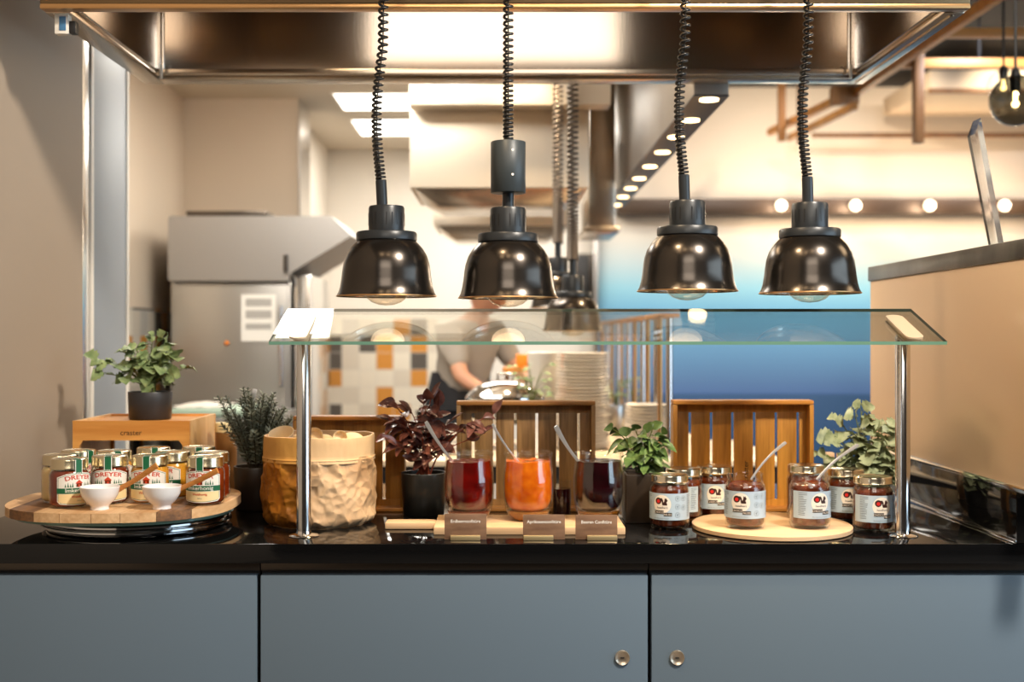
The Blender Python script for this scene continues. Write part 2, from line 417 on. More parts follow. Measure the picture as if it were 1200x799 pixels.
# blue wall: the warm light falling off below the bulbs is painted into this ramp
m = bpy.data.materials.new('blue_wall_baked_glow'); m.use_nodes = True; nt = m.node_tree; bs = nt.nodes['Principled BSDF']; bs.inputs['Roughness'].default_value = .6
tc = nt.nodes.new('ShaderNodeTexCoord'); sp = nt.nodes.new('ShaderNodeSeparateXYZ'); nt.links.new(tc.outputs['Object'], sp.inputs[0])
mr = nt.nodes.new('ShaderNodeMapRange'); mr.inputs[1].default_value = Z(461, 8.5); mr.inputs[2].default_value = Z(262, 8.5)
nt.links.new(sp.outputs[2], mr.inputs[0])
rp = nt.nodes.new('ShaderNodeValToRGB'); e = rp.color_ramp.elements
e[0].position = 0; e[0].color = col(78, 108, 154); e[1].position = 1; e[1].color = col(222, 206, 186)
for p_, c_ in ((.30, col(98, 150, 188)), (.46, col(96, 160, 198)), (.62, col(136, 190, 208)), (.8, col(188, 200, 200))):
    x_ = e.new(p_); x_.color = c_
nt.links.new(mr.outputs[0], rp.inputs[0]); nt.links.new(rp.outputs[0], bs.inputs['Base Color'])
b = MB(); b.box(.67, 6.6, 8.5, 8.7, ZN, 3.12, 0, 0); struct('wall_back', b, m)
b = MB(); b.box(.67, 6.6, 8.42, 8.7, 0, ZN, .01, 0); struct('wall_dado', b, M['navy'])
# far room behind the camera: a dark wall that the assumed window lights and added fill light sit in front of
lob = mat('dim_lobby_wall', col(112, 92, 74), .8)
sbox('wall_front', -6, 7, -5.2, -5, 0, 4.6, lob)
sbox('wall_lobby_left', -6.2, -6, -5, 3.0, 0, 4.6, lob)
sbox('wall_lobby_right', 7, 7.2, -5, 3.0, 0, 4.6, lob)
sbox('ceiling_lobby', -6.2, 7.2, -5.2, 2.8, 4.6, 4.7, mat('lobby_ceiling', col(96, 78, 60), .8))

# ================================================================== HOOD
hood = thing('extraction_hood', 'large brushed steel extraction hood hanging over the jam counter', 'extractor hood', (0, 2.85, 2.133))
hx0, hx1, hd = -1.10, 1.12, .85
b = MB(); b.box(hx0, hx1, 0, .03, 0.012, .55, .003); b.build('front_fascia', mat('bronze_fascia', (.22, .15, .08, 1), .3, 1, bump=.05, bscale=40, stretch=(9, 9, .25)), hood)
b = MB(); b.box(-.56, .50, .032, .046, .03, .395, .004); b.build('assumed_lamp_housing', M['lwhite'], hood)  # assumed housing for the unseen hood lamp
b = MB(); b.box(hx0, hx1, -.002, .034, 0, .012, .003); b.build('front_lip', M['copper'], hood)
b = MB(); b.box(hx0+.06, hx1-.05, hd-.10, hd-.07, .012, .55, .002); b.build('back_panel', M['hoodinner'], hood)
b = MB(); b.box(hx0+.06, hx0+.075, .035, hd-.10, .012, .55, .002); b.build('side_panel', M['hoodinner'], hood)
b = MB(); b.box(hx1-.065, hx1-.05, .035, hd-.10, .012, .55, .002); b.build('side_panel', M['hoodinner'], hood)
b = MB(); b.box(hx0, hx0+.06, .034, hd, -.002, .012, .003); b.box(hx0, hx0+.012, .034, hd, 0, .5, .002); b.build('side_rim', M['hoodsteel'], hood)
b = MB(); b.box(hx1-.05, hx1, .034, hd, -.002, .012, .003); b.box(hx1-.03, hx1-.02, .05, hd-.02, -.006, -.002, .001); b.box(hx1-.012, hx1, .034, hd, 0, .5, .002); b.build('side_rim', M['hoodsteel'], hood)
b = MB(); b.box(hx0+.06, hx1-.05, hd-.07, hd, -.002, .02, .004); b.box(hx0+.06, hx1-.05, hd-.112, hd-.10, .004, .022, .003); b.build('back_rim', M['hoodsteel'], hood)
b = MB(); b.box(hx0, hx1, 0, hd, .55, .57, .002); b.build('top_panel', M['hoodsteel'], hood)
for xx in (hx0+.078, hx1-.068):
    b = MB(); b.tube([(xx, hd-.104, .02), (xx, hd-.104, .54)], .006, 8); b.build('corner_seam', M['chrome'], hood)
for xx in (hx0+.085, hx1-.075):
    b = MB(); b.tube([(xx, hd-.13, -.012), (xx, hd-.13, .03)], .004, 8); b.build('drain_pin', M['lwhite'], hood)
t = thing('sensor_box', 'small white and blue sensor box hanging under the steel hood corner', 'sensor', (X(74, 2.9), 2.9, Z(43, 2.9)))
b = MB(); b.box(-.017, .017, -.012, .012, .004, .052, .003); b.box(-.0195, .0195, -.014, .014, .052, .057, .001); b.build('body', M['lwhite'], t)
b = MB(); b.box(-.005, .011, -.0135, -.0115, .012, .046, .0005); b.build('blue_window', mat('sensor_window', col(70, 120, 160), .2), t)
b = MB(); b.box(.018, .034, -.010, .012, .006, .036, .002); b.build('black_side', M['black'], t)
b = MB(); b.box(-.012, .012, -.01, .01, .057, .0755, .001); b.build('bracket', M['black'], t)

# ================================================================== KITCHEN PIECES
# cooking range housing with side-on steel cowl
D0 = 6.0
t = thing('oven_cabinet', 'tall stainless steel oven cabinet with paper notice by the kitchen wall', 'oven', (X(270, D0), D0, 0))
ox = X(270, D0)
b = MB(); b.box(X(200, D0)-ox, X(341, D0)-ox, 0, .72, .05, Z(330, D0), .01); b.build('body', M['steel'], t)
b = MB(); b.box(X(205, D0)-ox, X(337, D0)-ox, -.02, -.001, .12, Z(334, D0), .006); b.build('door', M['steel'], t)
b = MB(); b.box(X(344, D0)-ox, X(364, D0)-ox, .02, .6, 0, Z(322, D0), .008); b.build('side_column', M['polesteel'], t)
b = MB(); b.tube([(X(331, D0)-ox, -.05, 1.1), (X(331, D0)-ox, -.05, 1.5)], .011, 10)
for zz in (1.12, 1.48): b.tube([(X(331, D0)-ox, -.05, zz), (X(331, D0)-ox, -.015, zz)], .009, 8)
b.build('handle', M['chrome'], t)
b = MB(); b.ball((X(267, D0)-ox, -.025, Z(402, D0)), .012); b.build('warning_light', M['orange'], t)
t2 = thing('oven_cowl', 'grey steel cowl with slanted edge above the tall oven cabinet', 'extractor hood', (ox, D0, Z(330, D0)))
o = (ox, D0, Z(330, D0))
P = [(197, 257), (199, 254), (388, 254), (412, 277), (338, 322), (338, 330), (199, 330), (197, 328)]
b = MB(); b.prism([(X(p, 5.95)-ox, Z(q, 5.95)-o[2]+.004) for p, q in P], -.05, .74, lambda u, v, w: (u, w, v)); b.build('cowl_body', mat('cowl_steel', (.36, .34, .32, 1), .45, .8, bump=.05, stretch=(.3, 6, 6)), t2)
b = MB(); b.box(X(218, D0)-ox, X(312, D0)-ox, .0, .5, Z(254, D0)-o[2]+.002, Z(247, D0)-o[2], .005); b.build('cowl_cap', M['railmetal'], t2)
b = MB(); b.tube([(X(333, 5.9)-ox, -.06, Z(318, 5.9)-o[2]), (X(333, 5.9)-ox, -.06, Z(298, 5.9)-o[2])], .012, 10); b.build('cowl_pin', M['railmetal'], t2)
t = thing('paper_notice', 'white printed paper notice taped to the oven door', 'notice', (X(303, 5.97), 5.972, Z(400, 5.97)))
b = MB(); b.box(-.087, .087, -.002, .002, 0, .235, 0); b.build('sheet', M['paperwhite'], t)
b = MB()
for k, (zz, hh) in enumerate(((.175, .04), (.115, .04), (.06, .03))):
    b.box(-.065, .065, -.0032, -.0022, zz, zz+hh, 0)
b.build('print_block', M['paperprint'], t)
# worktop with tray
t = thing('kitchen_worktop', 'stainless steel kitchen worktop in front of the oven cabinet', 'worktop', (-1.35, 5.5, 0))
b = MB(); b.box(-.42, .35, -.3, .4, .955, .995, .006); b.build('worktop', M['steel'], t)
for sx_ in (-.38, .31):
    for sy_ in (-.26, .36):
        b = MB(); b.box(sx_-.02, sx_+.02, sy_-.02, sy_+.02, 0, .955, .003); b.build('leg', M['steel'], t)
b = MB(); b.box(X(202, 5.3), X(296, 5.3), 5.25, 5.65, .996, 1.03, .01); o_ = b.build('serving_tray', M['trayg']); tag(o_, 'pale green tray on the steel kitchen worktop', 'tray')
b = MB()
b.grid(lambda u, v: (X(206+60*u, 5.4), 5.3+.3*v, 1.034+.018*sin(u*pi)*sin(v*pi)+.006*noise.noise(Vector((u*6, v*6, 0)))), 20, 12)
o_ = b.build('folded_cloth', M['lwhite']); tag(o_, 'white cloth lying on the pale green tray', 'cloth')

def canopy(name, label, px0, px1, py0, py1, pyb, D, dep, m, m2):
    x0, x1 = X(px0, D), X(px1, D); z0, z1 = Z(py1, D), (2.7 if py0 is None else Z(py0, D))
    t = thing(name, label, 'extractor hood', ((x0+x1)/2, D, z0)); w = (x1-x0)/2; h = z1-z0
    b = MB(); b.box(-w, w, 0, dep, 0, h, .006); b.build('canopy_box', m, t)
    zb = Z(pyb, D+.15) - z0
    i = .12
    b = MB(); vs = [(-w+.02, .02, -.001), (w-.02, .02, -.001), (w-.02, dep-.02, -.001), (-w+.02, dep-.02, -.001), (-w+i, .02+i, zb), (w-i, .02+i, zb), (w-i, dep-i, zb), (-w+i, dep-i, zb)]
    V = [b.bm.verts.new(p) for p in vs]
    for f in ((0, 1, 5, 4), (1, 2, 6, 5), (2, 3, 7, 6), (3, 0, 4, 7), (4, 5, 6, 7), (3, 2, 1, 0)): b.bm.faces.new([V[k] for k in f])
    b.build('tapered_base', m2, t)
    return t
mw = mat('bright_steel_panel', (.70, .61, .49, 1), .38, .6)
canopy('canopy_hood', 'wide pale steel canopy hood hanging over the kitchen stoves', 480, 690, None, 220, 242, 5.0, .7, mw, M['hoodsteel'])
b = MB(); b.box(X(480, 4.9), X(715, 4.9), 4.86, 4.98, Z(125, 4.9), 2.69, .005); o_ = b.build('ceiling_duct_panel', mw); tag(o_, 'upper pale steel panel above the wide canopy hood', 'duct')
canopy('canopy_hood', 'smaller pale steel canopy hood further back behind the wide one', 508, 668, 236, 264, 281, 6.6, .6, mw, M['hoodsteel'])
t = thing('exhaust_duct', 'bronze coloured steel exhaust duct beside the wide canopy hood', 'duct', (X(703, 5.8), 5.8, Z(265, 5.8)))
b = MB(); b.box(-.055, .075, 0, .5, 0, 2.6995-Z(265, 5.8), .006); b.build('duct_body', M['hoodsteel'], t)
b = MB(); b.box(-.075, .095, -.02, .52, -.03, -.001, .006); b.build('duct_collar', M['hoodsteel'], t)
for i, (D1, D2, lb) in enumerate(((6.63, 7.1, 'glowing ceiling light panel nearer the jam counter'), (7.44, 8.0, 'glowing ceiling light panel nearer the tiled back wall'))):
    t = thing('ceiling_light', lb, 'ceiling light', (-.2, (D1+D2)/2, 2.7), group='kitchen ceiling light panels')
    b = MB(); b.box(-.73, .6, -(D2-D1)/2, (D2-D1)/2, -.006, -.001, 0); b.build('diffuser', M['panelglow'], t)
    b = MB(); w_ = .745; d_ = (D2-D1)/2
    for q in ((-.745, .615, -d_-.015, -d_), (-.745, .615, d_, d_+.015), (-.745, -.73, -d_, d_), (.6, .615, -d_, d_)): b.box(q[0], q[1], q[2], q[3], -.008, 0, 0)
    b.build('frame', M['lwhite'], t)
# spotlight beam over the buffet
t = thing('spotlight_beam', 'long grey boxed beam with a row of downlights above the buffet', 'light beam', (.655, 3.6, Z(103, 3.62)))
b = MB(); b.box(-.055, .055, .12, 3.3, 0, .85, .004); b.build('beam_box', mat('beam_grey', col(168, 160, 150), .4, .5, bump=.04, stretch=(6, .3, 6)), t)
b = MB(); b.box(-.056, .056, .118, 3.302, -.006, -.0005, .002); b.build('beam_underside', mat('beam_under', col(92, 90, 92), .5), t)
for D1 in (3.76, 4.12, 4.47, 4.84, 5.25, 5.65, 6.03, 6.40, 6.80):
    b = MB(); b.lathe([(0, 0), (.026, 0), (.030, -.003), (.030, .004)], 24, (0, D1-3.6, -.008)); b.build('downlight', M['spot'], t)
# heat lamps over the second pass, built further down with make_lamp

# ================================================================== DINING SIDE
t = thing('light_trough', 'dark bronze light trough with round bulbs along the blue wall', 'wall light', (X(722, 8.45), 8.3, Z(252, 8.4)))
tx = X(722, 8.45)
b = MB(); b.box(0, 5.2, 0, .19, 0, .105, .004); b.build('trough', M['darkbrown'], t)
for px in (840, 917, 1004.5, 1092, 1180):
    if px == 840: continue
    b = MB(); c = (X(px, 8.2)-tx, -.06, .05); b.ball(c, .037, seg=20, rings=12); b.build('bulb', M['bulbglow'], t)
    b = MB(); b.tube([(c[0], -.022, .05), (c[0], .003, .05)], .028, 16); b.build('socket', M['copper'], t)
t = thing('timber_frame', 'suspended orange timber frame of beams and posts under the black ceiling', 'ceiling frame', (2.5, 6.8, 2.6))
def beam(p, q, w, h, m, nm='beam'):
    p, q = Vector(p), Vector(q); d = (q-p); L = d.length; d.normalize()
    up = Vector((0, 0, 1)) if abs(d.z) < .9 else Vector((0, 1, 0)); s_ = d.cross(up).normalized(); u_ = s_.cross(d)
    b = MB(); Mx = Matrix((d, s_, u_)).transposed().to_4x4(); Mx.translation = (p+q)/2 - Vector((2.5, 6.8, 2.6))
    b.box(-L/2, L/2, -w/2, w/2, -h/2, h/2, .003, M=Mx); return b.build(nm, m, t)
beam((X(1040, 6.5), 6.5, Z(74.5, 6.5)), (4.2, 6.5, Z(74.5, 6.5)), .05, .05, M['timber'])
beam((X(1090, 5.8), 5.8, Z(39, 5.8)), (4.0, 5.8, Z(39, 5.8)), .05, .042, M['timber'])
beam((X(952, 8.2), 8.2, Z(158.5, 8.2)), (4.4, 8.2, Z(158.5, 8.2)), .04, .03, M['timberdk'])
beam((X(1076, 6.45), 6.45, Z(60, 6.45)), (X(1076, 6.45), 6.45, Z(168, 6.45)), .05, .055, M['timberdk'], 'post')
beam((X(916, 7.5), 7.5, Z(95, 7.5)), (X(916, 7.5), 7.5, Z(166, 7.5)), .045, .045, M['timberdk'], 'post')
beam((X(939, 7.3), 7.3, Z(95, 7.3)), (X(939, 7.3), 7.3, Z(169, 7.3)), .045, .045, M['timberdk'], 'post')
beam((1.99, 4.2, CAM+1.36), (1.99, 6.9, CAM+1.36), .035, .045, M['timber'])
beam((X(1000, 6.7), 6.7, Z(108, 6.7)), (X(902, 7.9), 7.9, Z(155, 7.9)), .04, .045, M['timber'])
beam((X(1002, 6.5), 6.5, Z(124, 6.5)), (X(925, 7.6), 7.6, Z(162, 7.6)), .035, .04, M['timber'])
beam((X(975, 6.7), 6.72, Z(112, 6.7)), (X(1006, 6.7), 6.72, Z(112, 6.7)), .08, .10, M['timberdk'], 'block')
for (px, D1, py) in ((1150, 6.5, 70), (1120, 5.8, 35), (1000, 6.7, 105)):
    beam((X(px, D1), D1+.03, Z(py, D1)), (X(px, D1), D1+.03, 3.12), .012, .012, M['blackceil'], 'hanger')
b = MB(); b.box(X(1090, 7.4), 5.4, 7.4, 8.3, Z(104, 7.4), Z(82, 7.4), .004, 0); b.box(X(1090, 7.4)-.01, 5.4, 7.38, 7.41, Z(104, 7.4)-.03, Z(104, 7.4), .003, 1)
struct('trim_5', b, [M['cream'], M['timberdk']])
for i, (px, py, D1, rr, lb) in enumerate(((1190, 118, 4.5, .095, 'smoked glass globe pendant with glowing filament hanging from a black cord'), (1176, 100, 5.4, .07, 'clear glass globe pendant behind the smoked globe'))):
    g = thing('globe_pendant', lb, 'pendant lamp', (X(px, D1), D1, Z(py, D1)))
    b = MB(); b.ball((0, 0, 0), rr, seg=32, rings=20); b.build('globe', M['smoke'] if i == 0 else M['glass'], g)
    b = MB(); b.tube([(0, 0, rr*.5), (0, 0, 3.12-Z(py, D1))], .006, 8); b.lathe([(0, rr*.35), (.018, rr*.35), (.02, rr*1.0), (.012, rr*1.25), (0, rr*1.25)], 20); b.build('cord', M['black'], g)
    b = MB(); b.tube([(0, 0, rr*.35), (0, 0, -.01)], .006, 12); b.ball((0, 0, -.012), .012, seg=12, rings=8); b.build('filament_bulb', M['filament'], g)

# ================================================================== SERVICE PANEL AT THE RIGHT
t = thing('side_screen', 'beige satin steel side screen with a dark metal top rail', 'screen', (1.14, 3.0, 1.013))
b = MB(); b.box(-.018, .024, -.56, .63, .001, .505, .003); b.build('panel', M['panelsteel'], t)
b = MB(); b.box(-.024, .03, -.565, .635, .505, .548, .003); b.build('top_rail', M['panelrim'], t)
b = MB(); b.box(-.024, -.019, -.56, .63, .0005, .014, .001); b.build('bottom_strip', M['chrome'], t)
t = thing('upstand', 'black polished stone upstand between the counter and the beige side screen', 'upstand', (1.14, 3.0, .9))
b = MB(); b.box(-.018, .03, -.4, .63, .001, .113, .003); b.build('upstand_body', M['granite'], t)
b = MB(); b.box(-.0235, -.018, -.4, .63, .001, .007, .001); b.build('joint_strip', M['chrome'], t)
b = MB(); V = [(1.205, 1.90), (1.191, 1.86), (1.30, 1.3), (1.40, .901), (1.416, .901), (1.315, 1.3)]
b.prism(V, 3.0, 3.05, lambda u, v, w: (u, w, v)); o_ = b.build('glass_screen', mat('edge_lit_glass', (.80, .83, .85, 1), .04, 0, trans=.95, spec=.8), sharp=20)
tag(o_, 'leaning clear glass screen seen edge on behind the side screen rail', 'glass screen')
# ================================================================== MAIN COUNTER
b = MB(); b.box(-1.2485, 1.7, 2.60, 3.66, .857, .90, .0018); o_ = b.build('stone_worktop', M['granite']); tag(o_, 'long black polished stone worktop carrying the jam display', 'worktop')
cabs = [(-1.2485, -.532, None, 'grey blue cabinet under the counter beside the taupe wall'), (-.530, .325, .266, 'wide grey blue cabinet under the counter below the paper bag and jam glasses'), (.327, 1.7, .386, 'grey blue cabinet under the counter below the nut spread jars')]
for x0, x1, lx, lb in cabs:
    cx = (x0+x1)/2; w = (x1-x0)/2
    t = thing('base_cabinet', lb, 'cabinet', (cx, 3.1, 0), group='grey blue base cabinets')
    b = MB(); b.box(-w+.001, w-.001, -.455, .5, .0, .834, 0); b.build('body', M['black'], t)
    b = MB(); b.box(-w, w, -.462, -.44, .8345, .8565, .001); b.build('top_rail', M['railmetal'], t)
    b = MB(); b.box(-w+.003, w-.003, -.482, -.457, .06, .8285, .0025); dr = b.build('door', M['door'], t)
    if lx is not None:
        lz = Z(770, 2.62)
        b = MB(); b.lathe([(0, 0), (.009, 0), (.012, .0015), (.0155, .003), (.0165, .001), (.0165, -.004)], 28, M=Matrix.Translation((lx-cx, -.484, lz)) @ Matrix.Rotation(pi/2, 4, 'X'))
        lk = b.build('lock', M['lockmetal'], dr)
        b = MB(); b.box(lx-cx-.004, lx-cx+.004, -.4862, -.4842, lz-.001, lz+.001, 0); b.build('keyhole', M['black'], lk)

# ------------------------------------------------------------------ sneeze guard
t = thing('sneeze_guard', 'tilted clear glass food guard on two polished steel posts', 'sneeze guard', (.231, 2.70, CT))
yf, zf, yb, zb = -.10, Z(402, 2.60)-CT, .131, Z(363.5, 2.831)-CT
slope = (zb-zf)/(yb-yf); an = math.atan(slope)
gx0, gx1 = X(315, 2.6)-.231, X(1110, 2.6)-.231
ti = .0075/2
nrm = Vector((0, -sin(an), cos(an)))
cy, cz = (yf+yb)/2, (zf+zb)/2; L = math.hypot(yb-yf, zb-zf)
Mx = Matrix.Translation((0, cy, cz)) @ Matrix.Rotation(an, 4, 'X')
b = MB(); b.box(gx0, gx1, -L/2, L/2, -ti, ti, 0, M=Mx)
for f in b.bm.faces:
    f.normal_update()
    f.material_index = 0 if abs(f.normal.dot(nrm)) > .9 else (1 if f.normal.y < -.5 else 2)
b.build('glass_shelf', [M['glass'], M['glassedge'], M['darkedge']], t)
for xx in (-.4455-.231, .908-.231):
    zt = zf + (0-yf)*slope
    b = MB(); b.lathe([(0, 0), (.0165, 0), (.0165, zt-.02), (.012, zt-.012), (0, zt-.012)], 32, (xx, 0, 0)); b.build('post', M['polesteel'], t)
    b = MB(); b.lathe([(.016, .0), (.033, 0), (.034, .002), (.031, .005), (.018, .007), (.0162, .014)], 36, (xx, 0, 0)); b.build('post_flange', M['chrome'], t)
    b = MB()
    for s_, th in ((1, .004), (-1, .004)):
        vs = []
        pr = [( -.02, -.045), (.02, -.045), (.02, .05), (-.02, .05)]
        pr = []
        for k in range(9): a = pi + pi*k/8; pr.append((.0195*cos(a), -.078+.0195*sin(a)*.7))
        for k in range(9): a = pi*k/8; pr.append((.0195*cos(a), .062+.0195*sin(a)*.7))
        w0, w1 = (ti+.0004, ti+.0044) if s_ > 0 else (-ti-.0044, -ti-.0004)
        b.prism(pr, w0, w1, lambda u, v, w: tuple(Matrix.Translation((xx, 0, zt)) @ Matrix.Rotation(an, 4, 'X') @ Vector((u, v, w))))
    cl = b.build('clamp_plate', mat('clamp_cream_metal', col(232, 208, 176), .35, .25), t)
    b = MB(); b.lathe([(0, .0075), (.005, .007), (.007, .0045)], 16, M=Matrix.Translation((xx, 0, zt)) @ Matrix.Rotation(an, 4, 'X')); b.build('screw', M['railmetal'], cl)

# ------------------------------------------------------------------ heat lamps
def make_lamp(label, loc, D_ceil, canister=False, bend=0.0, kit=False, cs=1.0, group='black heat lamps hanging over the jams', top=None, turn=0):
    k = M['cord'] if not kit else M['kcord']
    t = thing('heat_lamp', label, 'heat lamp', loc, turn, group)
    prof = [(.1115, 0), (.1125, .0015), (.108, .010), (.1045, .022), (.1015, .040), (.0995, .058), (.0965, .076), (.0905, .094), (.0815, .109), (.0725, .119), (.0665, .125)]
    inner = [(r-.0022, z+.0005) for r, z in prof[::-1]]
    b = MB(); b.lathe(prof, 64); b.build('shade', M['lampblack'], t, sharp=60)
    b = MB(); b.lathe(inner, 64); b.build('reflector', M['refl'], t, sharp=60)
    b = MB(); b.lathe([(.1122, -.0006), (.1136, .0004), (.1132, .0022), (.111, .002)], 64); b.build('rim', M['copper'], t)
    b = MB(); b.lathe([(0, .125), (.066, .125), (.0685, .127), (.0685, .142), (.066, .1455), (.040, .147), (0, .147)], 56); b.build('collar', M['lampgrey'], t, sharp=50)
    b = MB(); b.lathe([(0, .147), (.0405, .147), (.0405, .199), (.038, .204), (.012, .2055), (0, .2055)], 48)
    for i in range(20):
        a = 2*pi*(i+.3)/20
        if i % 5 == 4: continue
        b.box(.0395, .0411, -.0012, .0012, .160, .188, 0, mi=1, M=Matrix.Rotation(a, 4, 'Z'))
    cap = b.build('cap', [M['lampgrey'], M['black']], t, sharp=50)
    b = MB(); b.lathe([(0, -.0205), (.018, -.0185), (.034, -.0125), (.046, -.002), (.0515, .010), (.052, .02), (.046, .034), (.03, .06), (.018, .085), (.016, .12)], 40); b.build('bulb', M['bulb'], t, sharp=80)
    b = MB(); b.tube([(.013*cos(a), .013*sin(a), .035+.002*cos(6*a)) for a in [2*pi*i/24 for i in range(25)]], .0012, 6); b.tube([(-.013, 0, .035), (-.004, 0, .075)], .0008, 5); b.tube([(.013, 0, .035), (.004, 0, .075)], .0008, 5); b.build('filament', M['brass'], t)
    z0 = .2055
    if canister:
        b = MB(); b.lathe([(0, z0), (.0135, z0), (.0135, .237), (0, .237)], 28); b.build('stem', M['lampgrey'], t)
        b = MB(); b.lathe([(0, .2375), (.0385, .2375), (.0395, .2385), (.0395, .352), (.0385, .353), (0, .353)], 48); cn = b.build('canister', M['lampcap'], t, sharp=50)
        b = MB()
        for (ax, zz) in ((.25, .33), (.25, .275)):
            b.lathe([(0, .0006), (.0028, .0004), (.003, -.001)], 10, M=Matrix.Rotation(ax, 4, 'Z') @ Matrix.Translation((0, -.0395, zz)) @ Matrix.Rotation(pi/2, 4, 'X'))
        b.build('screw', M['lwhite'], cn)
        z0 = .353
    else:
        b = MB(); b.lathe([(0, z0), (.0125, z0), (.0125, .262), (.0105, .264), (0, .264)], 28, M=Matrix.Rotation(bend*.6, 4, 'Y')); b.build('stem', M['lampgrey'], t)
        z0 = .262
    ztop = (top or 2.60) - loc[2]
    pts = []; z = z0; a = 0; n = 14
    core = []
    while z < ztop:
        f = min(1, max(0, (z-z0)/(.33)))
        pitch = .0082 + .0088*f
        s_ = (z-z0)/(ztop-z0)
        ox_ = bend*(z0*.6) * (1-s_)+ .012*sin(min(1, (z-z0)/.30)*pi)*(-1 if bend <= 0 else 1)*(abs(bend) > 0)
        pts.append((ox_ + .0094*cs*cos(a), .0094*cs*sin(a), z)); core.append((ox_, 0, z))
        a += 2*pi/n; z += pitch*(1 if not kit else 1.15)/n
    b = MB(); b.tube(pts, .0033*cs, 6); b.build('coiled_cord', k, t, sharp=80)
    b = MB(); b.tube(core[::n]+[(0, 0, ztop)], .0016, 6); b.build('suspension_wire', M['cord'], t)
    return t
ZL = 1.3535 - (347-393)*2.7/1400
def lz(py): return Z(py, 2.7)
make_lamp('black heat lamp with its cord bending sideways, hanging nearest above the paper bag', (X(453, 2.7), 2.7, lz(347.5)), 0, bend=-.08)
make_lamp('black heat lamp with a cylindrical canister above its cap', (X(595.5, 2.7), 2.7, lz(349.5)), 0, canister=True)
make_lamp('black heat lamp hanging above the crate beside the blue wall, next to the canister lamp', (X(805.5, 2.7), 2.7, lz(341.5)), 0, bend=-.05)
make_lamp('black heat lamp hanging closest to the beige side screen', (X(949, 2.7), 2.7, lz(344)), 0, bend=-.035)
b = MB(); b.box(X(430, 2.7), X(970, 2.7), 2.67, 2.8495, 2.60, 2.63, .003); o_ = b.build('lamp_rail', M['hoodsteel'], None); tag(o_, 'steel rail above the counter that holds the heat lamp cords', 'rail')
g2 = 'heat lamps over the kitchen pass'
make_lamp('dark heat lamp hanging over the kitchen pass beside the canister lamp', (X(671, 4.4), 4.4, Z(388, 4.4)), 0, kit=True, cs=1.8, group=g2, top=2.69)
make_lamp('dark heat lamp hanging furthest back over the kitchen pass', (X(653, 4.85), 4.85-.06, Z(362, 4.9)), 0, kit=True, cs=1.8, group=g2, top=2.69)

# ------------------------------------------------------------------ wooden trays standing on edge
def standing_tray(label, x0, x1, ztop, y0, slots, s0, s1, ms, mr, brand=False, depth=.05):
    """a slatted serving tray on its side: rim toward the room, slatted bottom at the back"""
    cx = (x0+x1)/2; w = (x1-x0)/2; h = ztop - CT
    t = thing('wooden_tray', label, 'wooden tray', (cx, y0, CT), group='wooden trays standing on edge')
    th = .011
    b = MB(); b.box(-w, w, 0, depth, h-th, h, .003); b.build('rim_board', mr, t)
    b = MB(); b.box(-w, w, 0, depth, .0005, th, .003); b.build('rim_board', mr, t)
    for s_ in (-1, 1):
        b = MB(); b.box(min(s_*w, s_*(w-th)), max(s_*w, s_*(w-th)), 0.0005, depth, th+.0003, h-th-.0003, .002); b.build('rim_board', ms, t)
    # slatted base, one slab with through slots
    xs = [-w+th] + [v for px in slots for v in (px-cx-.0038, px-cx+.0038)] + [w-th]
    zs0, zs1 = s0, s1
    yb0, yb1 = depth-.012, depth-.002
    b = MB()
    for i in range(0, len(xs), 2): b.box(xs[i], xs[i+1], yb0, yb1, zs0, zs1, .0012)
    b.box(-w+th, w-th, yb0, yb1, th, zs0, 0); b.box(-w+th, w-th, yb0, yb1, zs1, h-th, 0)
    b.build('slatted_base', ms, t)
    if brand:
        b = MB(); mm = Matrix.Translation((X(873, 3.15)-cx, yb0-.0006, .10)) @ Matrix.Rotation(pi/2, 4, 'Y') @ Matrix.Rotation(pi/2, 4, 'X')
        vs, fs = text_poly('craster', .019)
        out = [b.bm.verts.new((X(873, 3.15)-cx - v, yb0-.0006, .10 + u)) for u, v in vs]
        for f in fs:
            try: b.bm.faces.new([out[i] for i in f])
            except ValueError: pass
        b.build('burnt_lettering', M['potdark'], t)
    return t
yt = 3.07
standing_tray('honey oak tray behind the crumpled paper bag, shortest of the three', X(343, yt), X(474, yt), Z(487.5, yt), yt, [X(p, yt+.04) for p in (366, 387, 408, 429, 450)], .028, Z(507, yt+.04)-CT, M['crate'], M['cratex'])
standing_tray('greyish oak tray standing behind the jam glasses', X(535, yt), X(698, yt), Z(470, yt), yt, [X(p, yt+.04) for p in (554.5, 579.5, 604, 629, 653.5, 678)], .028, Z(484, yt+.04)-CT, M['walnut'], M['walnutx'])
standing_tray('honey oak tray standing behind the nut spread jars', X(789, yt), X(954, yt), Z(469, yt), yt, [X(p, yt+.04) for p in (808.5, 833.5, 858.5, 884, 909.5, 935)], .028, Z(483, yt+.04)-CT, M['crate'], M['cratex'], True)

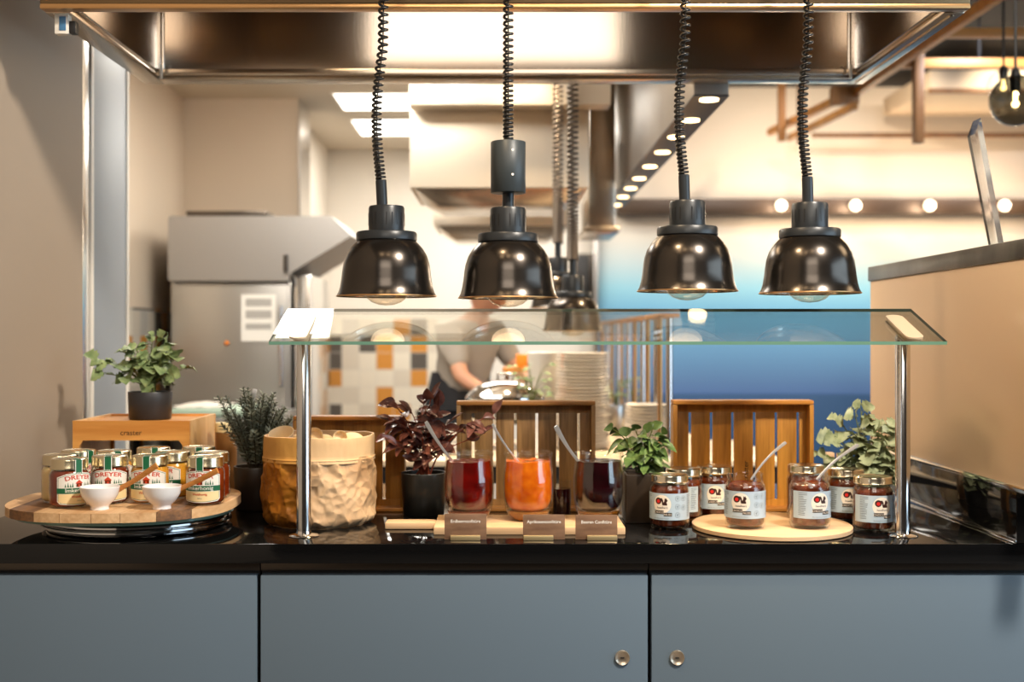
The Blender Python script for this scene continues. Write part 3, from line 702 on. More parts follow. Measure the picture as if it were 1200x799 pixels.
# ------------------------------------------------------------------ craster box
D0 = 3.15; x0, x1 = X(85, D0), X(222, D0); bx = (x0+x1)/2; w = (x1-x0)/2; h = Z(493, D0)-CT; dp = .29
t = thing('wooden_riser', 'orange pine display riser with branded front behind the honey jars', 'display riser', (bx, D0, CT))
hb = Z(516, D0)-CT
b = MB(); leg = .018; ch = .014
poly = [(-w, 0), (-w+leg, 0), (-w+leg, hb-ch), (-w+leg+ch*.7, hb), (w-leg-ch*.7, hb), (w-leg, hb-ch), (w-leg, 0), (w, 0), (w, h), (-w, h)]
b.prism(poly, 0, .012, lambda u, v, q: (u, q, v)); b.build('front_board', M['boxwood'], t)
b = MB(); b.prism(poly, dp-.012, dp, lambda u, v, q: (u, q, v)); b.build('back_board', M['boxwood'], t)
for s_ in (-1, 1):
    b = MB(); b.box(min(s_*w, s_*(w-.012)), max(s_*w, s_*(w-.012)), .0125, dp-.0125, 0, h, .001); b.build('side_board', wood('side_pine', col(226, 184, 128), col(204, 158, 100), 'z', .5, 3, bump=.04), t)
b = MB(); b.box(-w+.0125, w-.0125, .0125, dp-.0125, h-.016, h-.006, 0); b.build('shelf_board', M['boxwood'], t)
b = MB(); add_text(b, 'craster', .020, lambda u, v: (u, -.0006, v), off=(0, (hb+h)/2-.012)); b.build('burnt_lettering', M['potdark'], t)

# ------------------------------------------------------------------ honey board and lazy susan
lx, ly = X(162, 2.86), 2.86
t = thing('lazy_susan', 'low polished steel turntable of stacked rings under the honey board', 'turntable', (lx, ly, CT))
b = MB(); b.lathe([(0, 0), (.19, 0), (.205, .002), (.208, .006), (.2, .009), (0, .009)], 72); b.build('base_ring', M['chrome'], t)
b = MB(); b.lathe([(0, .0092), (.212, .0092), (.219, .012), (.219, .016), (.212, .019), (0, .019)], 72); b.build('turning_plate', M['chrome'], t)
b = MB(); b.lathe([(0, .0192), (.205, .0192), (.213, .022), (.213, .026), (.205, .029), (.06, .0292), (.06, .038), (0, .038)], 72); b.build('upper_plate', M['chrome'], t)
bxx, byy = -.8855, 2.832
def superell(a, b_, n, k=72):
    out = []
    for i in range(k):
        th = 2*pi*i/k; c_, s_ = cos(th), sin(th)
        out.append((a*math.copysign(abs(c_)**(2/n), c_), b_*math.copysign(abs(s_)**(2/n), s_)))
    return out
b = MB(); b.prism(superell(.248, .238, 2.3), CT+.0385, CT+.0475, lambda u, v, q: (bxx+.002+u, byy+.002+v, q)); o_ = b.build('glass_plate', mat('green_tinted_glass', col(150, 186, 166), .08, 0, trans=.4, spec=.7), sharp=40); tag(o_, 'round green tinted glass plate between the turntable and the plank board', 'plate')
HB = 1.3535-.385
t = thing('plank_board', 'round serving board of light and dark planks carrying the honey jars', 'serving board', (bxx, byy, CT+.0478))
th_ = HB-(CT+.0478)
sup = superell(.2575, .252, 2.5, 96)
edges = [-.26, -.205, -.132, -.07, .0, .062, .135, .20, .26]
full = bmesh.new(); 
for i in range(8):
    bb = bmesh.new(); f = bb.faces.new([bb.verts.new((u, v, 0)) for u, v in sup])
    for (pos, no) in ((edges[i]+.0006, -1), (edges[i+1]-.0006, 1)):
        q = bmesh.ops.bisect_plane(bb, geom=bb.verts[:]+bb.edges[:]+bb.faces[:], plane_co=(pos, 0, 0), plane_no=(no, 0, 0), clear_outer=True)
    ff = max(bb.faces, key=lambda f: f.calc_area()); pl = [(v.co.x, v.co.y) for v in ff.verts]; bb.free()
    b = MB(); b.prism(pl, 0, th_, lambda u, v, q: (u, v, q))
    b.build('plank', M['plankdark'] if i in (1, 6) else M['plank'], t)
full.free()

def honey_jar(label, x, y, honey, rz=0, group='honey jars on the plank board'):
    Rr = .0432
    t = thing('honey_jar', label, 'honey jar', (x, y, HB), rz, group)
    b = MB(); b.lathe([(0, .0), (.034, 0), (.040, .0015), (.0425, .005), (Rr, .010), (Rr, .074), (.0415, .080), (.0385, .0845), (.038, .090), (0, .090)], 48); b.build('glass', M['jarglass'], t, sharp=50)
    b = MB(); b.lathe([(0, .004), (.036, .004), (.0405, .008), (Rr-.0012, .012), (Rr-.0012, .073), (.0395, .079), (.037, .083), (0, .0835)], 48); b.build('honey', honey, t, sharp=50)
    b = MB(); b.lathe([(.0395, .0868), (.0412, .0865), (.0415, .088), (.0405, .090), (.0405, .105), (.0395, .108), (.037, .1092), (.035, .1085), (0, .1085)], 56); b.build('lid', M['gold'], t, sharp=40)
    b = MB(); W = wrap(Rr, .0006); e = .048
    sh = lambda k: [(-e*k, .016), (-e*.86*k, .0105), (-e*.3*k, .008-(k-1)*.02), (e*.3*k, .008-(k-1)*.02), (e*.86*k, .0105), (e*k, .016), (e*k, .070), (e*.55*k, .0775), (0, .0805+(k-1)*.04), (-e*.55*k, .0775), (-e*k, .070)]
    flat_poly(b, sh(1), W, 0, .004)
    s2 = [(u*.955, .0442+(v-.0442)*.95) for u, v in sh(1)]; flat_poly(b, s2, wrap(Rr, .0008), 1, .004)
    s3 = [(u*.93, .0442+(v-.0442)*.925) for u, v in sh(1)]; flat_poly(b, s3, wrap(Rr, .0010), 0, .004)
    flat_poly(b, [(-e*.93, .0145), (-e*.3, .0108), (e*.3, .0108), (e*.93, .0145), (e*.93, .033), (-e*.93, .033)], wrap(Rr, .0012), 4, .004)
    flat_poly(b, [(-e*1.0, .034), (e*1.0, .034), (e*1.0, .046), (-e*1.0, .046)], wrap(Rr, .0014), 1, .004)
    add_text(b, 'DREYER', .0135, wrap(Rr, .0014), .0003, 2, (0, .0655), 1.25, arc=.12)
    # house and firs
    W2 = wrap(Rr, .0014)
    flat_poly(b, [(-.009, .056), (.009, .056), (0, .0642)], W2, 2, .004)
    flat_poly(b, [(-.0065, .048), (.0065, .048), (.0065, .056), (-.0065, .056)], W2, 5, .004)
    flat_poly(b, [(-.002, .048), (.002, .048), (.002, .0535), (-.002, .0535)], wrap(Rr, .0016), 2)
    for k in (-1, 1):
        for j, hh in ((.014, .011), (.0185, .008), (.0235, .012), (.029, .008)):
            flat_poly(b, [(k*j-.0018, .048), (k*j+.0018, .048), (k*j, .048+hh)], W2, 1)
    add_text(b, 'Imkerhonig', .0125, wrap(Rr, .0018), .00012, 0, (0, .0368), 1.05)
    add_text(b, 'Waldhonig', .0068, wrap(Rr, .0016), .0001, 2, (0, .0245), 1.1)
    add_text(b, '500 g', .004, wrap(Rr, .0016), 0, 3, (0, .0165), 1.1)
    b.build('label', [M['lwhite'], M['lgreen'], M['lred'], M['lgrey'], M['lcream'], M['honeydark']], t, recalc=False)
    b = MB(); sw = .0085; rl = .0412
    for (ww, of, mi) in ((sw, .0008, 0), (sw*.8, .0011, 1)):
        flat_poly(b, [(-ww, .0765), (ww, .0765), (ww, .1085), (-ww, .1085)], wrap(rl+.0015, of), mi, .004)
        v4 = [b.bm.verts.new(p) for p in ((-ww, -rl-.0012, .1085+of), (ww, -rl-.0012, .1085+of), (ww, -.022, .1092+of), (-ww, -.022, .1092+of))]
        b.bm.faces.new(v4).material_index = mi
    b.build('seal_strip', [M['lwhite'], M['lgreen']], t, recalc=False)
    return t
t = thing('canister', 'amber canister with pale lid half hidden behind the rosemary pot', 'canister', (X(265, 3.33), 3.33, CT))
b = MB(); b.lathe([(0, 0), (.028, 0), (.030, .003), (.030, .185), (0, .185)], 36); b.build('canister_body', mat('amber_canister', col(150, 104, 58), .3), t)
b = MB(); b.lathe([(0, .1855), (.031, .1855), (.031, .208), (.029, .211), (0, .211)], 36); b.build('lid', M['lcream'], t)
hj = honey_jar('dark honey jar with label turned aside, beside the nearer bowl at the board edge', -.972, 2.69, M['honeydark'], R(48))
def hj_make(label, x, y, h, rz): return honey_jar(label, x, y, h, rz)
hj_make('dark honey jar standing just behind the white bowl nearer the wall', -.902, 2.757, M['honeydark'], R(12))
hj_make('pale yellow honey jar standing between and behind the two white bowls', -.811, 2.762, M['honeylight'], R(5))
hj_make('dark honey jar by the second white bowl, at the board edge facing the rosemary', -.676, 2.735, M['honeydark'], R(-4))
hj_make('creamy honey jar hidden behind the dark jar nearest the taupe wall', -1.022, 2.775, M['honeycream'], R(95))
hj_make('dark honey jar at the back of the board nearest the taupe wall', -1.02, 2.885, M['honeydark'], R(60))
hj_make('pale honey jar in the second row behind the dark jar of the nearer bowl', -.93, 2.873, M['honeylight'], R(30))
hj_make('pale honey jar in the back row between the pale and dark rows', -.86, 2.958, M['honeylight'], R(20))
hj_make('pale honey jar behind the yellow jar, red lettering of its label showing', -.782, 2.848, M['honeylight'], R(-25))
hj_make('pale honey jar in the back row under the riser corner', -.75, 2.965, M['honeylight'], R(15))
hj_make('dark honey jar directly behind the dark jar facing the rosemary', -.686, 2.832, M['honeydark'], R(-40))

def bowl(label, x, y, sx_, sz_):
    t = thing('small_bowl', label, 'bowl', (x, y, HB), group='white footed bowls')
    b = MB(); b.lathe([(0, .003), (.017, .003), (.0195, 0), (.0205, .001), (.0195, .007), (.022, .011), (.032, .020), (.040, .034), (.0435, .0505), (.0425, .0515), (.0405, .0505), (.037, .035), (.029, .022), (.018, .014), (0, .012)], 48); b.build('bowl_body', M['porc'], t, sharp=50)
    return t
bowl('white porcelain bowl nearer the taupe wall on the plank board', X(119.5, 2.66), 2.645, 0, 0)
bowl('white porcelain bowl in front of the pale honey jar and nearer the rosemary', X(190.5, 2.66), 2.655, 0, 0)
def wooden_spoon(label, p, q):
    p, q = Vector(p), Vector(q); d = q-p; L = d.length; d.normalize()
    s_ = Vector((0, 1, 0)).cross(d).normalized(); n_ = d.cross(s_)
    b = MB(); n = 16; A = []
    for i in range(n+1):
        f = i/n; wdt = .0045 + .0035*max(0, 1-f*3)+.002*f; thk = .0022
        c = p + d*L*f + s_*(.003*sin(f*pi))
        A.append([b.bm.verts.new(c + s_*wdt*a_ + n_*thk*b_) for a_, b_ in ((-1, -.6), (-.6, -1), (.6, -1), (1, -.6), (1, .6), (.6, 1), (-.6, 1), (-1, .6))])
    for a, c in zip(A, A[1:]):
        for k in range(8): b.bm.faces.new((a[k], a[(k+1) % 8], c[(k+1) % 8], c[k]))
    b.bm.faces.new(A[0]); b.bm.faces.new(A[-1][::-1])
    o_ = b.build('wooden_spoon', M['spoonwood'], None, sharp=50)
    o_.location = p; 
    for v in o_.data.vertices: v.co -= p
    tag(o_, label, 'spoon', 'wooden honey spoons')
def W3(px, py, D): return (X(px, D), D, Z(py, D))
wooden_spoon('flat wooden spoon leaning out of the bowl nearer the taupe wall', W3(131, 577, 2.665), W3(184, 545, 2.62))
wooden_spoon('flat wooden spoon leaning out of the bowl nearer the rosemary', W3(198, 577, 2.665), W3(255, 551, 2.63))
# ------------------------------------------------------------------ paper bag
t = thing('paper_bag', 'crumpled kraft paper bag with folded cuff and a golden front patch', 'paper bag', (X(374, 2.91), 2.912, CT))
RB = .1375
def bag_r(a, z):
    k = Vector((cos(a)*2.0, sin(a)*2.0, z*12 + a*.8))
    d = noise.voronoi(k)[0]; e = noise.noise(k*1.7)
    k2 = Vector((cos(a)*5+7, sin(a)*5, z*38)); d2 = noise.voronoi(k2)[0]
    return RB - .012 + -.016*(d[1]-d[0]) + .009 + .007*e - .006*(d2[1]-d2[0]) + .003 + (-.016*max(0, 1-z/.02)**1.5) - .003*(z > .16)
a_split = -pi/2 - .255   # where gold meets kraft, seen from the front
def bag_wall(a0, a1, m, nm, nu):
    b = MB(); N = 60
    g = b.grid(lambda u, v: ((bag_r(a0+(a1-a0)*u, v*.165))*cos(a0+(a1-a0)*u), (bag_r(a0+(a1-a0)*u, v*.165))*sin(a0+(a1-a0)*u), .0005+v*.165), nu, N)
    return b.build(nm, m, t, sharp=18)
bag_wall(-pi-.35, a_split, M['goldpaper'], 'gold_patch', 70)
bag_wall(a_split, pi-.35, M['paper'], 'bag_body', 230)
b = MB(); b.lathe([(0, .001), (RB-.024, .001)], 48); b.build('bag_base', M['paper'], t)
def cuff(a0, a1, m, nu):
    b = MB(); H = .2135
    def rr(a, z): return RB - .0035 + .0018*noise.noise(Vector((cos(a)*4, sin(a)*4, z*16))) + .0008*noise.noise(Vector((cos(a)*12, sin(a)*12, z*40)))
    prof = [(.0, .152), (.002, .153), (.001, .160), (.0025, .1605), (.001, .162)] + [(.0, .164+.007*i) for i in range(7)] + [(-.001, .2125), (-.004, .2135), (-.007, .212), (-.008, .19), (-.009, .16)]
    def fn(u, v):
        a = a0+(a1-a0)*u; o_, z = prof[min(len(prof)-1, int(round(v*(len(prof)-1))))]
        wv = .0018*sin(a*3+1)+.0012*noise.noise(Vector((cos(a)*3, sin(a)*3, 5)))
        r = rr(a, z)+o_; return (r*cos(a), r*sin(a), z+(wv if z > .19 else wv*.4))
    b.grid(fn, nu, len(prof)-1); return b.build('cuff', m, t, sharp=50)
cuff(-pi-.35, a_split, mat('gold_cuff', col(222, 164, 84), .5, .15, bump=.3, bscale=22, bd=.003), 60)
cuff(a_split, pi-.35, M['cuff'], 200)
# contents of the bag
def wafer(label, x, y, z, r, tx_, ty_):
    b = MB(); b.lathe([(r*.72, -r*1.0), (r*.8, -r*.98), (r, 0), (r*1.02, .001), (r*.97, .0005), (r*.76, -r*.93), (0, -r*.93)], 36)
    o_ = b.build('paper_cup', M['wafer'], None); o_.location = (x, y, z); o_.rotation_euler = (tx_, ty_, 0)
    tag(o_, label, 'cup', 'cream paper cups in the kraft bag'); return o_
wafer('open cream paper cup lying highest in the kraft bag beside the steel post', X(328, 2.87), 2.885, Z(508, 2.87), .031, R(28), R(-8))
wafer('tilted cream paper cup peeking out beside the post on the far side', X(368, 2.88), 2.89, Z(511, 2.88), .02, R(70), R(30))
wafer('cream paper cup with pointed edge showing between two rolls in the bag', X(398, 2.86), 2.87, Z(513, 2.86), .017, R(75), R(50))
for px, rr_, D1, lb in ((346, .017, 2.93, 'small pale roll beside the open paper cup in the bag'), (380, .018, 2.93, 'pale roll in the middle of the kraft bag'), (412, .024, 2.90, 'largest pale roll near the rim corner of the kraft bag')):
    b = MB(); b.ball((0, 0, 0), rr_, sz=(1.25, 1, .75)); o_ = b.build('bread_roll', M['roll']); o_.location = (X(px, D1), D1, Z(516, D1)+.002); tag(o_, lb, 'roll', 'pale rolls in the kraft bag')

# ------------------------------------------------------------------ plants
def leaf(b, p, d, up, L, W, shape='oval', cup=.25, droop=.3, mi=0, nl=6, wav=0):
    d = d.normalized(); s_ = d.cross(up)
    if s_.length < 1e-3: s_ = d.cross(Vector((1, 0, .1)))
    s_.normalize(); n_ = s_.cross(d)
    rows = []
    for i in range(nl+1):
        f = i/nl
        if shape == 'oval': w = W*(sin(pi*min(1, f**.8*.96+.02)))**.8
        elif shape == 'round': w = W*(1-abs(2*f-1)**2.4)**.5 * (1+wav*(.5 if i % 2 else -.5))
        else: w = W*(sin(pi*(f**.65)))**1.1 if 0 < f < 1 else 0
        c = p + d*L*(f*(1-.12*droop*f)) - Vector((0, 0, 1))*L*droop*f*f
        row = []
        for k in (-1, -.5, 0, .5, 1):
            row.append(c + s_*w*k + n_*(abs(k)**1.3)*w*cup + n_*wav*W*.25*sin(i*2.2+k*3))
        rows.append([b.bm.verts.new(q) for q in row])
    for a, c in zip(rows, rows[1:]):
        for k in range(4):
            f = b.bm.faces.new((a[k], a[k+1], c[k+1], c[k])); f.material_index = mi
def bez(p0, p1, p2, n=8):
    return [p0*(1-t_)**2 + p1*2*t_*(1-t_) + p2*t_*t_ for t_ in [i/n for i in range(n+1)]]
def pot(t, r0, r1, h, m, square=False):
    if square:
        b = MB(); b.box(-r1, r1, -r1, r1, .0005, h, .004)
        b.build('pot', m, t)
        b = MB(); b.box(-r1+.006, r1-.006, -r1+.006, r1-.006, h, h+.002, 0); b.build('soil', M['soil'], t)
        return
    b = MB(); b.lathe([(0, .001), (r0-.003, .0005), (r0, .003), (r1, h-.002), (r1-.001, h), (r1-.004, h), (r1-.005, h-.012), (0, h-.012)], 48); b.build('pot', m, t, sharp=50)
    b = MB(); b.lathe([(0, h-.006), (r1*.6, h-.008), (r1-.0055, h-.0095)], 32); b.build('soil', M['soil'], t)
def leafy(label, cat, loc, potargs, stems, style, lm, sm, seed, name):
    t = thing(name, label, 'potted plant', loc)
    if potargs: pot(t, *potargs)
    rnd = random.Random(seed); b = MB(); s = MB(); h = potargs[2] if potargs else .1
    for (ex, ey, ez, nlv) in stems:
        p0 = Vector((rnd.uniform(-.02, .02), rnd.uniform(-.02, .02), h-.008)); p2 = Vector((ex, ey, h+ez)); p1 = Vector((ex*.25, ey*.25, h+ez*.7))
        pts = bez(p0, p1, p2, 10); s.tube(pts, [.0022*(1-.5*i/10) for i in range(11)], 6)
        for j in range(nlv):
            f = .35+.65*(j+1)/nlv; i = min(9, int(f*10)); p = pts[i].lerp(pts[i+1], f*10-i) if i < 10 else pts[10]
            ang = rnd.uniform(0, 2*pi) ; tang = (pts[min(10, i+1)]-pts[max(0, i-1)]).normalized()
            out = Vector((cos(ang), sin(ang)*.8-.25, rnd.uniform(-.1, .55))).normalized()
            if j >= nlv-2: out = (out*.6+tang).normalized()
            L, W, sh, cup, dr, wv, pet = style(rnd)
            q = p + out*pet; s.tube([p, p.lerp(q, .5)+Vector((0, 0, .003)), q], .0009, 5)
            leaf(b, q, out+Vector((0, 0, rnd.uniform(-.5, .15))), Vector((rnd.uniform(-.5, .5), rnd.uniform(-1, .1), rnd.uniform(.35, 1))), L, W, sh, cup, dr, 0, 7 if wv else 6, wv)
    b.build('foliage', lm, t, sharp=70, recalc=False); s.build('stems', sm, t)
    return t
r_geranium = lambda r: (r.uniform(.028, .05), r.uniform(.015, .025), 'round', r.uniform(.1, .4), r.uniform(.1, .6), .35, r.uniform(.004, .016))
r_green = lambda r: (r.uniform(.026, .044), r.uniform(.011, .016), 'oval', r.uniform(.15, .4), r.uniform(.2, .7), 0.08, r.uniform(.003, .012))
r_burg = lambda r: (r.uniform(.034, .058), r.uniform(.011, .017), 'oval', r.uniform(.25, .6), r.uniform(-.1, .6), 0.05, r.uniform(.002, .006))
# pale herb on the riser
Dp = 3.30; zp = CT+h-.0058
zr = Z(493, 3.15)-.0055
rn = random.Random(3)
leafy('pale green leafy herb in a charcoal pot standing on the orange pine riser', 'plant', (X(176, Dp), Dp, zr), (.057, .060, .076, M['potgrey']),
      [(-.135, -.02, .085, 8), (-.10, 0, .075, 7), (-.11, -.03, .05, 5), (-.06, .01, .10, 7), (-.03, -.03, .115, 7), (.0, .02, .14, 9), (.025, -.02, .135, 8), (.05, .0, .12, 8), (.07, -.02, .085, 8), (.085, .01, .06, 7), (.04, -.04, .08, 7), (.06, -.04, .05, 6), (.0, -.04, .09, 7), (-.02, .03, .06, 5)],
      r_geranium, M['leafpale'], M['stemgreen'], 11, 'potted_herb')
# grey green plant by the side screen
Dp = 3.10
leafy('grey green leafy plant in a black pot beside the upstand and side screen', 'plant', (X(1012, Dp), Dp+.02, CT), (.045, .055, .09, M['potblack']),
      [(-.10, -.02, .05, 6), (-.075, -.02, .10, 8), (-.05, 0, .13, 7), (-.02, -.02, .15, 8), (.0, .0, .165, 7), (.03, -.03, .12, 8), (.06, -.02, .12, 8), (.075, -.02, .09, 8), (.075, -.04, .05, 9), (.04, -.05, .06, 9), (.0, -.05, .07, 9), (.06, -.04, .02, 9), (.02, -.05, .03, 9), (-.04, -.04, .05, 8), (-.07, -.03, .02, 6), (.05, -.05, -.005, 8)],
      r_geranium, M['leafgrey'], M['stemgreen'], 21, 'potted_plant')
# mid green plant
Dp = 2.93
leafy('dark green leafy plant in a square dark pot beside the berry jam', 'plant', (X(754.5, Dp), Dp, CT), (.05, .0495, .118, M['potdark'], True),
      [(-.075, -.01, .105, 4), (-.05, -.01, .085, 6), (-.045, -.02, .06, 7), (-.02, 0, .10, 8), (.0, -.01, .095, 8), (.02, 0, .10, 8), (.04, -.01, .085, 7), (.05, 0, .06, 6), (.025, -.02, .06, 8), (.0, -.03, .045, 8), (-.03, -.03, .035, 7), (.02, -.02, .03, 6), (.0, -.03, .02, 6)],
      r_green, M['leafgreen'], M['stemgreen'], 31, 'potted_plant')
# burgundy plant
Dp = 3.02
leafy('burgundy leaved plant with red stems in a black round pot beside the paper bag', 'plant', (X(496.5, Dp), Dp, CT), (.052, .0575, .108, M['potblack']),
      [(-.085, -.02, .135, 9), (-.07, 0, .165, 9), (-.05, -.03, .12, 9), (-.03, 0, .15, 10), (.0, .0, .175, 9), (.02, -.02, .19, 9), (.04, 0, .16, 9), (.06, 0, .12, 9), (-.06, -.04, .07, 8), (.0, -.05, .09, 9), (.12, -.02, .125, 7), (.175, -.02, .145, 6), (-.08, -.03, .09, 7), (.03, -.04, .06, 8), (.14, -.01, .09, 4)],
      r_burg, M['burg'], M['stemred'], 41, 'potted_plant')
# rosemary
Dp = 3.13
t = thing('potted_rosemary', 'rosemary bush in a dark brown pot between the riser and the paper bag', 'potted plant', (X(301, Dp), Dp, CT))
pot(t, .055, .060, .112, M['potdark'])
rnd = random.Random(5); b = MB(); s = MB()
for i in range(58):
    a = 2*pi*i/58*4.4; rr_ = rnd.uniform(.02, .115); ex = rr_*cos(a)*.95; ey = rr_*sin(a)*.6; ez = rnd.uniform(.12, .20)*(1-.35*(rr_/.115)**2) + .02
    if i in (0, 1): ex, ey, ez = -.095+.02*i, -.02, .19
    p0 = Vector((ex*.2, ey*.2, .10)); pts = bez(p0, Vector((ex*.45, ey*.45, .10+ez*.55)), Vector((ex, ey, .10+ez)), 12); s.tube(pts, .0013, 5)
    for j in range(84):
        f = .14+.86*j/83; k = min(11, int(f*12)); p = pts[k].lerp(pts[k+1], f*12-k); tg = (pts[k+1]-pts[k]).normalized()
        an_ = j*2.4; sd = tg.orthogonal().normalized(); sd = Matrix.Rotation(an_, 3, tg) @ sd
        d = (sd*1.0+tg*rnd.uniform(.5, 1.0)).normalized()
        leaf(b, p, d, tg, rnd.uniform(.013, .022), .0030, 'oval', .3, .1, 0, 3)
b.build('foliage', M['needle'], t, sharp=70, recalc=False); s.build('stems', M['stembrown'], t)

b = MB(); b.box(-.006, .006, -.001, .001, 0, .075, .0005, M=Matrix.Rotation(R(14), 4, 'Y')); o_ = b.build('plant_marker', M['spoonsteel']); o_.location = (X(288, 3.14), 3.17, Z(489, 3.14)); tag(o_, 'small steel plant marker sticking up behind the rosemary twigs', 'plant marker')
# ------------------------------------------------------------------ paddle board with the three jam glasses
HBJ = 1.3535 - .4355
bx0, bx1 = X(508, 2.714), X(733, 2.714)
t = thing('paddle_board', 'pale rectangular paddle board with a handle under the three jam glasses', 'serving board', ((bx0+bx1)/2, 2.81, CT))
b = MB(); w = (bx1-bx0)/2; b.box(-w, w, -.096, .096, .0005, HBJ-CT, .003); b.build('board_body', M['board'], t)
b = MB(); b.box(X(451, 2.79)-(bx0+bx1)/2, -w-.0002, -.02, .035, .0008, .0165, .004); b.build('handle', M['board'], t)
def jam_glass(label, x, y, m, sp, m3=None):
    t = thing('jam_glass', label, 'jam glass', (x, y, HBJ), 0, 'big tulip jam glasses')
    zt = .1605
    b = MB()
    outer = [(0, .0005), (.034, .0005), (.040, .003), (.0475, .012), (.0535, .026), (.0580, .045), (.0600, .066), (.0603, .085), (.0590, .110), (.0568, .130), (.0555, .143), (.0555, .149), (.0575, .152), (.0585, .1555), (.0575, .1595), (.0555, zt), (.0535, .1595), (.0530, .149), (.0545, .130), (.0568, .110), (.0580, .085), (.0577, .066), (.0555, .047), (.050, .031), (.040, .021), (.02, .0165), (0, .016)]
    b.lathe(outer, 64); b.build('glass', M['jarglass'], t, sharp=70)
    b = MB(); b.lathe([(0, .0185), (.02, .0187), (.038, .0235), (.048, .033), (.0545, .0478), (.0568, .066), (.0571, .085), (.0559, .110), (.0536, .130), (.0526, .140), (.050, .1405), (.03, .1385), (0, .138)], 56)
    for v in b.bm.verts:
        if v.co.z > .137: v.co.z += .003*noise.noise(Vector((v.co.x*60, v.co.y*60, x*9)))
    b.build('jam', m, t, sharp=60)
    b = MB(); b.lathe([(0, .0015), (.033, .0015), (.0395, .004), (.0465, .013), (.0505, .0225), (.046, .0245), (.038, .0195), (.02, .0155), (0, .0150)], 48); b.build('glass_base', m3 or M['jamamber'], t, sharp=60)
    return t
J = [(549.5, 'tulip glass of dark red strawberry jam on the paddle board next to the burgundy plant', M['jamred'], mat('red_base', col(140, 50, 20), .08, trans=.5)),
     (619, 'tulip glass of orange apricot jam standing between the two dark jams', M['jamorange'], None),
     (701.5, 'tulip glass of nearly black berry jam beside the dark green plant', M['jamblack'], mat('dark_base', col(150, 96, 30), .08, trans=.5))]
for px, lb, m_, m3 in J: jam_glass(lb, X(px, 2.825), 2.825, m_, 0, m3)
def metal_spoon(label, p, q, w=.0035, m=None, bowlr=0):
    p, q = Vector(p), Vector(q); d = q-p; L = d.length; d.normalize(); s_ = Vector((0, 1, 0)).cross(d).normalized(); n_ = d.cross(s_)
    b = MB(); rows = []; n = 20
    for i in range(n+1):
        f = i/n; ww = w*(.75+.55*max(0, (f-.55)/.45))*(1 if f < .96 else .75)
        if bowlr and f < .28: ww = max(ww, bowlr*sin(pi*min(1, f/.28*.85+.15))**.6)
        c = p + d*L*f - s_*.006*sin(f*pi)
        rows.append([b.bm.verts.new(c + s_*ww*a_ + n_*.0013*b_) for a_, b_ in ((-1, -.3), (0, -1), (1, -.3), (1, .3), (0, 1), (-1, .3))])
    for a, c in zip(rows, rows[1:]):
        for k in range(6): b.bm.faces.new((a[k], a[(k+1) % 6], c[(k+1) % 6], c[k]))
    b.bm.faces.new(rows[0]); b.bm.faces.new(rows[-1][::-1])
    o_ = b.build('spoon', m or M['spoonsteel'], None, sharp=60)
    for v in o_.data.vertices: v.co -= p
    o_.location = p; tag(o_, label, 'spoon', 'steel spoons in the jams and spreads'); return o_
def spoon_px(label, a, b_, D1, D2, **k): metal_spoon(label, W3(a[0], a[1], D1), W3(b_[0], b_[1], D2), **k)
spoon_px('steel spoon sticking out of the dark red strawberry jam', (545, 556), (499, 494), 2.825, 2.79, w=.0040)
spoon_px('thin steel spoon sticking out of the orange apricot jam', (622, 556), (577, 497), 2.825, 2.80, w=.0026)
spoon_px('broad steel spoon sticking out of the nearly black berry jam', (692, 556), (651, 499), 2.825, 2.79, w=.0048)
# small dark jar behind
t = thing('small_jar', 'small glass jar of dark jam half hidden behind the berry jam glass', 'jar', (X(658, 2.99), 2.985, CT))
b = MB(); b.lathe([(0, 0), (.022, 0), (.025, .004), (.025, .078), (.0235, .083), (.025, .088), (.025, .093), (.0235, .093), (.0225, .083), (.0232, .076), (.0232, .006), (0, .005)], 36); b.build('glass', M['jarglass'], t, sharp=60)
b = MB(); b.lathe([(0, .006), (.0225, .0065), (.0225, .072), (0, .071)], 36); b.build('jam', M['jamblack'], t)

# ------------------------------------------------------------------ name cards
for (px, py, txt, bo, lb) in ((545.5, 602, 'Erdbeerconfitüre', 0, 'brown wooden name card in front of the dark red strawberry jam'), (637.5, 603, 'Aprikosenconfitüre', -.0125, 'brown wooden name card in front of the orange apricot jam'), (699, 603.5, 'Beeren Confitüre', .012, 'brown wooden name card in front of the nearly black berry jam')):
    D1 = 2.65
    t = thing('name_card', lb, 'name card', (X(px, D1), D1, CT), 0, 'brown jam name cards')
    hh = Z(py, D1)-CT; tl = Matrix.Rotation(R(-4), 4, 'X')
    b = MB(); b.box(-.0465, .0465, -.0012, .0012, .001, hh, .0004, M=tl); b.build('card', M['signwood'], t)
    b = MB(); add_text(b, txt, .0096, lambda u, v: tuple(tl @ Vector((u, -.0016, v))), .00012, 0, (0, hh*.66)); b.build('lettering', M['lwhite'], t)
    b = MB(); b.box(bo-.033, bo+.033, -.012, -.0025, .0004, .0115, .0015); b.build('holder', M['brass'], t)

